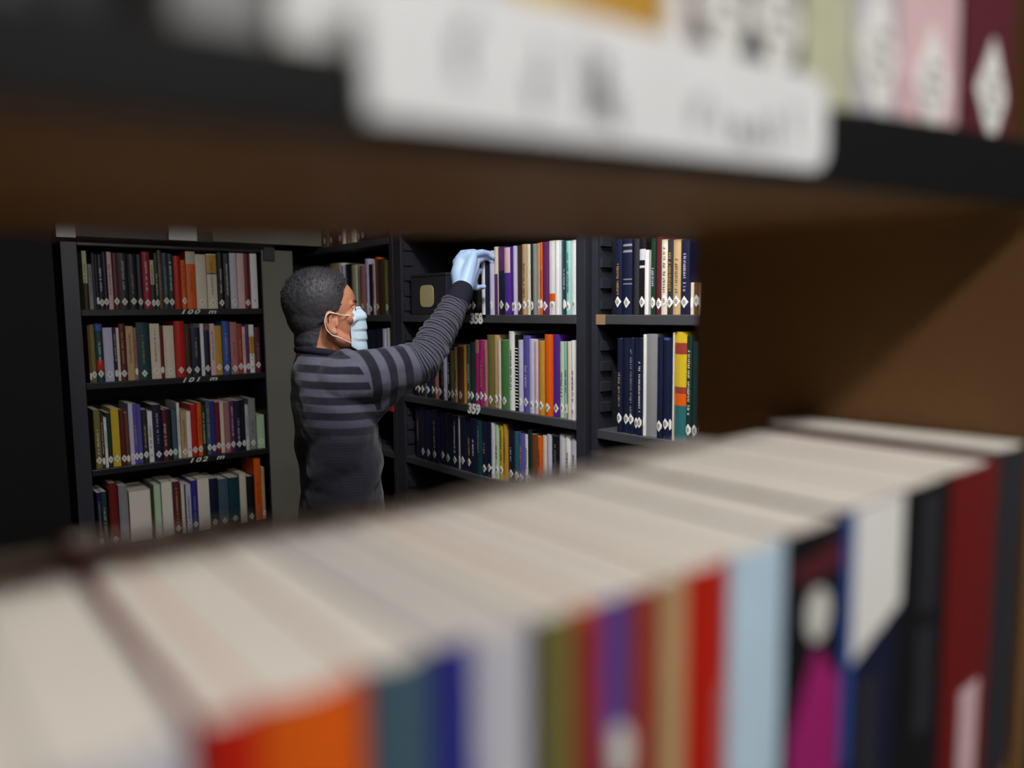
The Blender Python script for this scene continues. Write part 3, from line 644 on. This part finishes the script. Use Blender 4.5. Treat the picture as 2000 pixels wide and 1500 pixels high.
for j in range(NV):
    fv = j / (NV - 1); z = -.004 - .112 * fv
    saw = ((fv * 4.0) % 1.0) if .12 < fv < .92 else .5
    for i in range(NU):
        fu = i / (NU - 1); u = math.radians(-49 + 98 * fu)
        edge = min(1, min(fu, 1 - fu) / .12)
        zz = z + (-.018 * (1 - abs(u) / .86) * (fv - .35) if fv > .35 else 0) + (.010 * (1 - fv * 3) * math.cos(u) ** 6 if fv < .33 else 0) - .004 * (1 - edge) * (0.5 - fv) * 6
        r = R_[j][i] + .0042 * (saw - .5) * edge
        mv.append(hd(.012 + r * math.cos(u), r * math.sin(u), zz))
for j in range(NV - 1):
    for i in range(NU - 1): mf.append((j * NU + i, j * NU + i + 1, (j + 1) * NU + i + 1, (j + 1) * NU + i))
mm = mesh('face_mask', mv, mf, True)
M_MASK = mat('pale blue mask fabric', (190, 214, 228), .75, .08, 120, .15, .2)
fm = pobj('face_mask', mm, M_MASK, label='pale blue pleated surgical mask')
so = fm.modifiers.new('solid', 'SOLIDIFY'); so.thickness = .0012; so.offset = 1
M_LOOP = mat('white elastic', (228, 214, 205), .7, .05)
for s, col_ in ((-1, 0), (1, NU - 1)):
    a_, b_ = mv[1 * NU + col_], mv[(NV - 4) * NU + col_]
    pts_ = [a_, hd(.032, s * .0735, -.012), hd(.014, s * .083, -.006), hd(-.006, s * .093, -.004), hd(-.018, s * .094, -.022), hd(-.015, s * .090, -.048), hd(.0, s * .086, -.066), hd(.014, s * .079, -.072), b_]
    fine = []
    for k in range(len(pts_) - 1):                 # Catmull-Rom through the points
        p0, p1, p2, p3 = [Vector(pts_[max(0, min(len(pts_) - 1, k + d_))]) for d_ in (-1, 0, 1, 2)]
        for q in range(6):
            t_ = q / 6; fine.append(.5 * ((2 * p1) + (p2 - p0) * t_ + (2 * p0 - 5 * p1 + 4 * p2 - p3) * t_ ** 2 + (3 * p1 - p0 - 3 * p2 + p3) * t_ ** 3))
    fine.append(Vector(pts_[-1]))
    obj('ear_loop', MB().tube(fine, .0017, 7).mesh('ear_loop', True), M_LOOP, fm, label='white elastic ear loop').data.transform(inv)
nw = [mv[1 * NU + i] + (mv[1 * NU + i] - H).normalized() * .0012 for i in range(NU // 2 - 9, NU // 2 + 10)]
obj('nose_wire', MB().tube(nw, .0012, 6).mesh('nose_wire', True), M_MASK, fm).data.transform(inv)

# --- sweater
sw = MB()
loft(sw, [(.78, .968, MY - .01, .120, .165), (.90, .970, MY - .01, .116, .160), (1.02, .970, MY - .01, .116, .162), (1.12, .968, MY - .01, .118, .168), (1.22, .962, MY - .01, .118, .172), (1.30, .953, MY - .008, .112, .170), (1.355, .943, MY - .005, .100, .152), (1.395, .935, MY, .086, .114), (1.42, .930, MY, .074, .082), (1.433, .928, MY, .068, .070)], 40, .95, YAW)
up = EL - SH; fo = WR - EL
limb(sw, [(SH + Vector((-.02, .03, -.01)), .078), (SH + up * .25 + Vector((0, 0, .0)), .074), (SH + up * .6, .066), (EL, .058), (EL + fo * .22, .055), (EL + fo * .6, .046), (EL + fo * .92, .036)], .22, 20, 12)
limb(sw, [(SH + Vector((.0, .05, .035)), .05), (Vector((.93, MY - .06, 1.385)), .045)], .3, 18, 12)
limb(sw, [(SH + Vector((.02, .04, -.09)), .07), (SH + up * .5 + Vector((0, .01, -.03)), .058)], .3, 18, 12)
limb(sw, [(SHL, .072), (ELL, .056), (WRL, .040)], .25, 18, 12)
smesh = fuse(sw, .005, 7, 'sweater')
# stripe coordinate per vertex, and knit folds
A, B = Vector(SH), Vector(EL); C_ = Vector(WR)
zone = []; along = []; height = []
La = (B - A).length; Lf = (C_ - B).length
def seg_par(p, a, b):
    d = b - a; t_ = (p - a).dot(d) / d.length_squared; return t_, (p - (a + d * max(0, min(1, t_)))).length
for v in smesh.vertices:
    p_ = v.co
    t1, d1 = seg_par(p_, A, B); t2, d2 = seg_par(p_, B, C_)
    wgt = sm(-.03, .03, d1 - d2)                     # distance along the arm, blended smoothly round the elbow
    along.append(t1 * La * (1 - wgt) + (La + t2 * Lf) * wgt)
    height.append(p_.z + .04 * (p_.x - .85))
    cut = min(t1 * La - .012 + .25 * (p_.z - A.z), .098 - min(d1, d2))
    if d2 < .075: cut = max(cut, .02)
    if p_.y > 2.07: cut = -.05
    zone.append(max(0, min(1, .5 + cut * 20)))
stripe = along
nrm = [v.normal.copy() for v in smesh.vertices]
for i, v in enumerate(smesh.vertices):
    p_ = v.co
    f = noise.noise(Vector((p_.x * 14, p_.y * 14, p_.z * 20))) * .0045 + noise.noise(p_ * 45) * .0014
    if zone[i] > .5 and stripe[i] > La * .6:
        s_ = stripe[i] + .02 * noise.noise(p_ * 16)
        f += .0032 * math.sin(s_ * 2 * math.pi / .030) * sm(La * .6, La * .9, stripe[i]) * sm(La + Lf * .9, La + Lf * .75, stripe[i])
    if zone[i] < .5 and p_.z < 1.25:                # diagonal drag folds
        f += .006 * math.sin((p_.x * .9 - p_.z * .5 - p_.y * .3) * 55 + 3 * noise.noise(p_ * 5)) * sm(1.25, 1.1, p_.z)
    v.co = p_ + nrm[i] * f
for nm, data in (('zone', zone), ('stripe', along), ('height', height)):
    at_ = smesh.attributes.new(nm, 'FLOAT', 'POINT'); at_.data.foreach_set('value', data)

def sweater_mat():
    m = bpy.data.materials.new('striped navy knit'); m.use_nodes = True; nt = m.node_tree; b = nt.nodes['Principled BSDF']
    N = nt.nodes.new; Lk = nt.links.new
    az_ = N('ShaderNodeAttribute'); az_.attribute_name = 'zone'; as_ = N('ShaderNodeAttribute'); as_.attribute_name = 'stripe'
    def mth(op, a, b_=None, c=None):
        n = N('ShaderNodeMath'); n.operation = op
        for k, v in enumerate((a, b_, c)):
            if v is None: continue
            if isinstance(v, (int, float)): n.inputs[k].default_value = v
            else: Lk(v, n.inputs[k])
        return n.outputs[0]
    def wave(src, pitch, phase, sharp):
        s = mth('SINE', mth('MULTIPLY_ADD', src, 2 * math.pi / pitch, phase))
        return mth('MINIMUM', 1.0, mth('MAXIMUM', 0.0, mth('MULTIPLY_ADD', s, sharp, .5)))
    def step(src, a, b_):
        n = N('ShaderNodeMapRange'); n.inputs[1].default_value = a; n.inputs[2].default_value = b_; Lk(src, n.inputs[0]); return n.outputs[0]
    ah_ = N('ShaderNodeAttribute'); ah_.attribute_name = 'height'; Hh = ah_.outputs['Fac']
    S = as_.outputs['Fac']; Zn = mth('GREATER_THAN', az_.outputs['Fac'], .5)
    wide = wave(Hh, .0415, TOR_PH, 2.2); thin = wave(S, .0078, 0, 1.2); armw = wave(S, .052, ARM_PH, 2.2)
    torso = mth('MULTIPLY', wide, step(Hh, 1.19, 1.29))
    faint = mth('MULTIPLY', mth('MULTIPLY', wave(Hh, .0078, 0, 1.2), .07), step(Hh, 1.29, 1.20))  # stripes dimmed low on the torso, partly arm shadow put into the colour
    torso = mth('ADD', torso, faint)
    arm_fine = step(S, La * .80, La * .84)
    arm = N('ShaderNodeMix'); Lk(arm_fine, arm.inputs[0]); Lk(armw, arm.inputs[2]); Lk(thin, arm.inputs[3])
    cuff = step(S, La + Lf * .80, La + Lf * .78)
    armv = mth('MULTIPLY', arm.outputs[0], cuff)
    mixz = N('ShaderNodeMix'); Lk(Zn, mixz.inputs[0]); Lk(torso, mixz.inputs[2]); Lk(armv, mixz.inputs[3])
    tc = N('ShaderNodeTexCoord'); nz = N('ShaderNodeTexNoise'); nz.inputs['Scale'].default_value = 260; Lk(tc.outputs['Object'], nz.inputs[0])
    colm = N('ShaderNodeMix'); colm.data_type = 'RGBA'; Lk(mixz.outputs[0], colm.inputs[0])
    colm.inputs[6].default_value = (*lin((31, 30, 42)), 1); colm.inputs[7].default_value = (*lin((84, 84, 99)), 1)
    hs = N('ShaderNodeHueSaturation'); Lk(colm.outputs[2], hs.inputs['Color']); Lk(mth('MULTIPLY_ADD', nz.outputs['Fac'], .7, .65), hs.inputs['Value'])
    Lk(hs.outputs[0], b.inputs['Base Color']); b.inputs['Roughness'].default_value = .9; b.inputs['Specular IOR Level'].default_value = .15
    b.inputs['Sheen Weight'].default_value = .15
    bp = N('ShaderNodeBump'); bp.inputs['Strength'].default_value = .25; bp.inputs['Distance'].default_value = .001; Lk(nz.outputs['Fac'], bp.inputs['Height']); Lk(bp.outputs[0], b.inputs['Normal'])
    return m
TOR_PH, ARM_PH = 1.0, 0.5
sweater = pobj('sweater', smesh, sweater_mat(), label='dark navy knit sweater with grey stripes')
co = MB()
ringpts = []
for k in range(41):
    an = 2 * math.pi * k / 40
    ringpts.append(Vector((.930 + .066 * math.cos(an), MY + .068 * math.sin(an), 1.432 - .012 * math.cos(an))))
obj('collar', MB().tube(ringpts, .011, 10).mesh('collar', True), mat('navy ribbing', (32, 32, 46), .9, .2, 200, .3, .15), sweater, label='dark ribbed collar').data.transform(inv)
cm = MB(); cdir = fo.normalized()
rings2 = []
limb(cm, [(EL + fo * .80, .0405), (EL + fo * .97, .0365)], .15, 22, 14)
obj('cuff', fuse(cm, .003, 4, 'cuff'), mat('navy ribbing', (32, 32, 46)), sweater, label='dark ribbed cuff').data.transform(inv)

# --- gloves
def glove(fingers, palm, vox=.0026):
    g = MB()
    for chain in palm: limb(g, chain, .35, 14, 10)
    for chain in fingers: limb(g, chain, .35, 14, 10)
    return fuse(g, vox, 4, 'glove')
K = [onX(925, 497, 1.425), onX(930, 511, 1.440), onX(930, 529, 1.446), onX(925, 547, 1.440)]
tips = [[onX(941, 493, 1.462), onX(953, 495, 1.492), onX(962, 502, 1.507)],
        [onX(944, 503, 1.482), onX(955, 504, 1.505), onX(961, 511, 1.512)],
        [onX(937, 529, 1.486), onX(944, 532, 1.500), onX(949, 538, 1.505)],
        [onX(928, 561, 1.448), onX(936, 562, 1.462), onX(945, 560, 1.462)]]
palm = [[(WR, .0285), (k_.lerp(WR, .25), .0195), (k_, .0135)] for k_ in K]
palm += [[(WR, .030), (onX(896, 535, 1.385), .026), (onX(900, 508, 1.400), .021), (onX(915, 498, 1.415), .016)], [(onX(900, 540, 1.39), .027), (onX(915, 520, 1.415), .024)], [(EL + fo * .93, .030), (WR, .029)]]
fingers = [[(K[i], .0125), (tips[i][0], .0108), (tips[i][1], .0096), (tips[i][2], .0080)] for i in range(4)]
fingers += [[(onX(900, 512, 1.41) + Vector((0, .02, 0)), .016), (onX(914, 494, 1.43) + Vector((0, .03, 0)), .012), (onX(936, 491, 1.465) + Vector((0, .03, 0)), .0105), (onX(952, 498, 1.49) + Vector((0, .02, 0)), .0085)]]
M_GLOVE = mat('pale blue nitrile', (172, 200, 238), .38, .05, 60, .12, .45)
gl = pobj('glove', glove(fingers, palm), M_GLOVE, label='pale blue nitrile glove on the raised hand')
# relaxed other hand
fd = Vector((.1, 0, -1)).normalized(); sd = Vector((.9, -.3, .1)).normalized()
fg2 = []; pm2 = []
for i in range(4):
    k_ = WRL + fd * .085 + sd * ((i - 1.5) * .019); Lf2 = (.070, .078, .072, .058)[i]
    pm2.append([(WRL, .026), (k_, .0125)])
    fg2.append([(k_, .011), (k_ + fd * Lf2 * .45 + Vector((0, 0, -.012)), .0098), (k_ + fd * Lf2 * .75 + Vector((-.005, 0, -.034)), .009), (k_ + fd * Lf2 * .8 + Vector((-.015, 0, -.052)), .0078)])
fg2.append([(WRL + fd * .02 - sd * .02, .014), (WRL + fd * .06 - sd * .05, .012), (WRL + fd * .09 - sd * .055 + Vector((0, 0, -.01)), .010)])
pm2.append([(WRL - (WRL - ELL).normalized() * .03, .028), (WRL, .027)])
pobj('glove', glove(fg2, pm2, .003), M_GLOVE)

# --- trousers and shoes (below the foreground books)
tr = MB()
loft(tr, [(.70, .968, MY - .01, .108, .150), (.80, .968, MY - .01, .112, .155), (.92, .968, MY - .01, .100, .140)], 32, .95, YAW)
for s in (-1, 1): limb(tr, [((.965, MY + s * .075, .76), .082), ((.955, MY + s * .095, .47), .068), ((.91, MY + s * .105, .09), .058)], .25, 18, 12)
pobj('trousers', fuse(tr, .008, 5, 'trousers'), mat('dark blue denim', (36, 42, 62), .85, .2, 200, .2, .2))
for s in (-1, 1):
    shm = MB(); y_ = MY + s * .105
    limb(shm, [((.87, y_, .048), .046), ((.95, y_, .050), .046), ((1.03, y_ - .0, .040), .038), ((1.08, y_, .034), .032)], .25, 16, 10)
    me3 = fuse(shm, .006, 4, 'shoe')
    for v in me3.vertices: v.co.z = max(v.co.z, .004)
    so_ = pobj('shoe', me3, mat('black leather', (25, 24, 24), .4))
    obj('sole', boxmesh('sole', .83, 1.105, y_ - .036, y_ + .036, 0, .012), mat('rubber sole', (40, 38, 36), .8), so_, bevel=.004).data.transform(inv)
#PERSONEND#

# ------------------------------------------------------------------ foreground bookcase
XP = 0.56; YF = 0.155; YBK = 0.42; TILT = 0.045; SHT = 0.0165; Z_LOW = 1.25
def shelf_low(x): return 1.5865 + (x - .016) * TILT
fb = thing('bookcase', 'brown and black bookcase in the foreground with a white shelf label strip', 'bookcase', (0.1, YF, 0))
OX = 0.1
ang = math.atan(TILT)
xa, xb = -.36, XP - .004
sl = obj('shelf', boxmesh('shelf', xa, xb, .004, YBK - YF, 0, SHT), M_BROWN, fb, loc=(-OX, 0, shelf_low(0)), bevel=.001, label='brown shelf board seen from below'); sl.rotation_euler = (0, -ang, 0)
M_LIP = mat('black shelf lip', (8, 8, 9), .65, .1, 40, 0, .2)
es = obj('edge_strip', MB().ngon_slab([(xa, -.0008), (xb, -.0008), (xb, .036), (.42, .0335), (.32, .0305), (.2, .024), (.09, .0172), (xa, .0172)], -.001, .0038).mesh('edge_strip'), M_LIP, sl, label='black front lip of the shelf')
obj('shelf', boxmesh('shelf', xa, XP - .001, .004, YBK - YF, Z_LOW - SHT, Z_LOW), M_BROWN, fb, loc=(-OX, 0, -.0006), bevel=.001)
obj('side_panel', boxmesh('side_panel', XP, XP + .02, 0, YBK - YF, 0, 2.45), M_BROWN, fb, loc=(-OX, 0, 0), bevel=.001, label='brown side panel')
obj('side_panel', boxmesh('side_panel', -.40, -.38, 0, YBK - YF, 0, 2.45), M_BROWN, fb, loc=(-OX, 0, 0), bevel=.001)
for z in (.1, .5, .88, 2.0): obj('shelf', boxmesh('shelf', -.379, XP - .001, .004, YBK - YF, z - SHT, z), M_BROWN, fb, loc=(-OX, 0, 0), bevel=.001)
obj('top_panel', boxmesh('top_panel', -.40, XP + .02, 0, YBK - YF, 2.4505, 2.472), M_BROWN, fb, loc=(-OX, 0, 0), bevel=.001)  # unseen top raised to keep the near lamp's light off the left bookcase
# label holder
L0, L1, LZ0, LZ1 = .084, .283, .0035, .0375
pts = [(L0, LZ1), (L0, LZ0)]
rr = .010
for k in range(7): an = -math.pi / 2 + math.pi / 2 * k / 6; pts.append((L1 - rr + rr * math.cos(an), LZ0 + rr + rr * math.sin(an)))
for k in range(7): an = math.pi / 2 * k / 6; pts.append((L1 - rr + rr * math.cos(an), LZ1 - rr + rr * math.sin(an)))
lh = obj('label_strip', MB().ngon_slab(pts, -.0035, -.0012).mesh('label_strip'), mat('white label strip', (232, 232, 232), .45, .05, 40), sl, label='white paper label strip with rounded end')
def smudges(parent, spots, y, m):
    mb = MB(); rnd = random.Random(5)
    for (x, z, wd, h) in spots:
        mb.box(x - wd / 2, x + wd / 2, y - .0004, y, z - h / 2, z + h / 2)
    return mb.mesh('label_print')
spots = [(.110, .020, .0035, .012), (.1135, .028, .002, .006), (.134, .014, .003, .010), (.137, .022, .002, .010), (.152, .016, .003, .012), (.158, .019, .005, .016), (.163, .013, .004, .010),
         (.201, .016, .003, .008), (.205, .020, .002, .006), (.214, .015, .003, .007), (.224, .013, .004, .007), (.230, .012, .005, .007), (.238, .014, .003, .009), (.246, .015, .003, .012), (.259, .02, .002, .01), (.152, .026, .002, .008)]
M_INK_G = mat('faded print', (150, 150, 152), .6, .1)
for sp in spots:
    lp = obj('label_print', smudges(lh, [sp], -.0036, None), mat('grey print', (95, 95, 98), .6, .1) if sp[0] == .158 else M_INK_G, fb, loc=(-OX, 0, shelf_low(0))); lp.rotation_euler = (0, -ang, 0)

# lower row, spines towards the camera
def fgbook(x0p, x1p, yt, colour, desc, hard=False, yf=YF, d=.15, X=None, **k):
    if X: x0, x1, zt = X
    else:
        a, b = onY(x0p, yt, yf), onY(x1p, yt, yf); x0, x1, zt = a.x, b.x, (a.z * .5 + b.z * .5) * .35 + k.get('z', 1.464 if x0p < 870 else 1.460) * .65
    wd = (x1 - x0) * .985
    h = zt - Z_LOW
    return book(desc, 'foreground books below the shelf', ((x0 + x1) / 2, yf, Z_LOW), (0, 0, k.get('rz', 0)), wd, h, d, colour, None, hard, k.get('title'), [(z0 * h, z1 * h, c) for z0, z1, c in k.get('bands', ())], 10, pages=k.get('pages'), bulge=k.get('bulge'), board=k.get('board', .00028)), wd, h

T = lambda h0, h1, cw, m: (h0, h1, cw, m)
fgbook(0, 0, 0, 'cream', 'cream paperback at the far left of the foreground row', X=(-.045, -.0115, 1.463), d=.170, rz=.016)
fgbook(0, 0, 0, 'cream', 'thick cream book at the left edge of the foreground row', X=(-.011, .014, 1.464), d=.172, rz=.016)
fgbook(0, 0, 0, 'pale grey', 'off-white book left of the red spine, leaving a dark gap', X=(.0145, .0408, 1.4635), d=.163, rz=.016)
fgbook(398, 512, 1396, 'red', 'bright red book right of the dark gap in the foreground row', d=.172, board=.0007)
fgbook(514, 722, 1362, 'orange', 'wide orange spine between the red and slate books', d=.167)
fgbook(726, 852, 1310, 'slate', 'slate blue-grey spine beside the wide orange book', d=.160)
fgbook(856, 930, 1268, 'royal blue', 'royal blue spine between slate and pale grey books', d=.157, pages=M_PAGES2)
fgbook(934, 1046, 1225, 'pale grey', 'pale lavender-grey spine right of the royal blue book', d=.155, pages=M_PAGES2, title=T(.1, .17, .008, M_INK_L))
fgbook(1048, 1060, 1205, 'charcoal', 'very thin charcoal spine beside the olive green book', d=.148)
fgbook(1061, 1127, 1200, 'olive', 'olive green spine in the foreground row', d=.152)
fgbook(1129, 1160, 1185, 'orange', 'thin rust orange spine beside the olive green book', d=.152, bands=[(0, .985, 'brick red')])
fgbook(1161, 1183, 1182, 'crimson', 'thin crimson spine left of the violet book', d=.152)
vb, vw, vh = fgbook(1184, 1233, 1176, 'violet', 'violet and blue spine with a white oval mark', d=.152)
obj('cover_band', strip_on_spine('band', vw, min(.003, vw * .14), [(vw * .05, 0.001, vh - .001), (vw * .27, .001, vh - .001), (vw * .49, .001, vh - .001)]), cmat('royal blue'), vb, label='royal blue half of the spine')
el = [(vw * .42 * math.cos(2 * math.pi * k / 20), .158 + .0095 * math.sin(2 * math.pi * k / 20)) for k in range(20)]
obj('spine_mark', MB().ngon_slab(el, -.0016, .0005).mesh('mark'), M_INK_L, vb, label='white oval mark')
fgbook(1236, 1299, 1163, 'brick red', 'brick red spine right of the violet book', d=.152)
fgbook(1301, 1347, 1150, 'tan', 'tan spine between two red books', d=.152)
rb, rw, rh = fgbook(1350, 1436, 1122, 'red', 'scarlet spine between the tan and pale blue books', d=.155)
obj('spine_mark', MB().ngon_slab([(rw * .05, .10), (rw * .42, .10), (rw * .42, .163), (rw * .05, .157)], .0004, .003).mesh('mark'), cmat('rose'), rb, label='pink print patch')
fgbook(1440, 1546, 1090, 'pale blue', 'pale sky-blue spine left of the black and magenta book', d=.158)
mb_, mw, mh = fgbook(1549, 1650, 1040, 'black', 'black and magenta spine with a white oval head shape', d=.158, bulge=.0015)
def slab(o, name, pts, m, label=None, y=-.0006, y1=.0018): return obj(name, MB().ngon_slab(pts, y, y1).mesh(name), m, o, label=label)
slab(mb_, 'print_band', [(-mw * .46, .187), (mw * .46, .187), (mw * .46, .199), (-mw * .46, .193)], cmat('maroon'), 'dark red print band')
slab(mb_, 'print_oval', [(.009 * math.cos(2 * math.pi * k / 20), .170 + .0115 * math.sin(2 * math.pi * k / 20)) for k in range(20)], M_INK_L, 'white oval')
slab(mb_, 'print_shape', [(-mw * .47, .002), (mw * .47, .002), (mw * .47, .135), (mw * .12, .150), (-.0, .157), (-mw * .14, .147), (-mw * .47, .118)], cmat('magenta'), 'magenta figure print')
lb, lw, lhh = fgbook(1652, 1766, 976, 'navy', 'dark navy book with a big white label wrapped over a blue edge', d=.160, bulge=.001)
slab(lb, 'cover_edge', [(-lw * .49, .09), (-lw * .36, .09), (-lw * .36, lhh - .001), (-lw * .49, lhh - .001)], cmat('blue'), 'blue edge')
slab(lb, 'paper_label', [(-lw * .35, .138), (lw * .49, .155), (lw * .49, lhh - .0008), (-lw * .35, lhh - .0008)], M_LABEL, 'large white paper label')
slab(lb, 'title_print', [(-lw * .2, .02), (lw * .12, .02), (lw * .12, .125), (-lw * .2, .125)], cmat('charcoal'), 'faint grey title')
kb, kw, kh = fgbook(1770, 1862, 945, 'black', 'black hardback with faint grey lettering up the spine', d=.165, bulge=.0015)
slab(kb, 'title_print', [(-kw * .16, .142), (kw * .16, .142), (kw * .16, .203), (-kw * .16, .203)], cmat('charcoal'))
slab(kb, 'title_print', [(-kw * .16, .075), (kw * .16, .075), (kw * .16, .132), (-kw * .16, .132)], cmat('charcoal'))
db, dw, dh = fgbook(1866, 1957, 930, 'dark red', 'dark red hardback with pink lettering in the foreground row', True, d=.165, bulge=.0015, board=.0011, z=1.462)
slab(db, 'title_print', [(-dw * .2, .0), (dw * .2, .0), (dw * .2, .078), (-dw * .2, .078)], cmat('pink'), 'pink lettering')
fgbook(1960, 2010, 915, 'charcoal', 'charcoal book at the right end of the foreground row', d=.160, z=1.469)

# books standing on the upper foreground shelf
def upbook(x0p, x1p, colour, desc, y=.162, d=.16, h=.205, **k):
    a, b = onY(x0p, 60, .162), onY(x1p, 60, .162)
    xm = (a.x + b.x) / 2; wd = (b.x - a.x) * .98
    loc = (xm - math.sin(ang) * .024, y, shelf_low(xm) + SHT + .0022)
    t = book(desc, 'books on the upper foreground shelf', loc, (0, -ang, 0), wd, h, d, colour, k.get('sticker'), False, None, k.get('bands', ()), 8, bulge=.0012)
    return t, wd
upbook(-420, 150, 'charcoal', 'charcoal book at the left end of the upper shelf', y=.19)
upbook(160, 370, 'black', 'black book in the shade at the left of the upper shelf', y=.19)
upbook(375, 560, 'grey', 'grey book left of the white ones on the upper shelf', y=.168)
upbook(564, 720, 'white', 'white book just left of the label strip end, upper shelf')
upbook(723, 862, 'white', 'white book above the left end of the label strip')
upbook(866, 1000, 'pale grey', 'pale grey book above the label strip, left of the yellow band', bands=[(.052, .2, 'pink')])
upbook(1004, 1122, 'white', 'white book with a yellow-green band above the label strip', bands=[(.0185, .06, 'yellow')])
upbook(1125, 1308, 'white', 'white book with an orange-gold band above the label strip', bands=[(.0195, .07, 'ochre')])
upbook(1311, 1352, 'white', 'slim white book left of the black pair, upper shelf', sticker=(.028, .012, .018))
upbook(1354, 1372, 'maroon', 'very thin maroon book left of the black pair, upper shelf')
for (p0, p1, c, dsc) in ((1374, 1470, 'black', 'left black book with white diamond label, upper shelf'), (1473, 1578, 'black', 'right black book with white diamond label, upper shelf')):
    upbook(p0, p1, c, dsc, sticker=(.040, .0165, .026))
upbook(1581, 1682, 'pale olive', 'pale olive book right of the black pair, upper shelf', bands=[(.001, .012, 'olive')])
upbook(1685, 1762, 'pale grey', 'off-white book left of the pink one, upper shelf', sticker=(.04, .02, .03))
upbook(1765, 1886, 'pink', 'pale pink book beside the maroon book, upper shelf', sticker=(.035, .02, .028))
upbook(1892, 1995, 'maroon', 'maroon book with cream diamond label at the right, upper shelf', sticker=(.040, .022, .029))
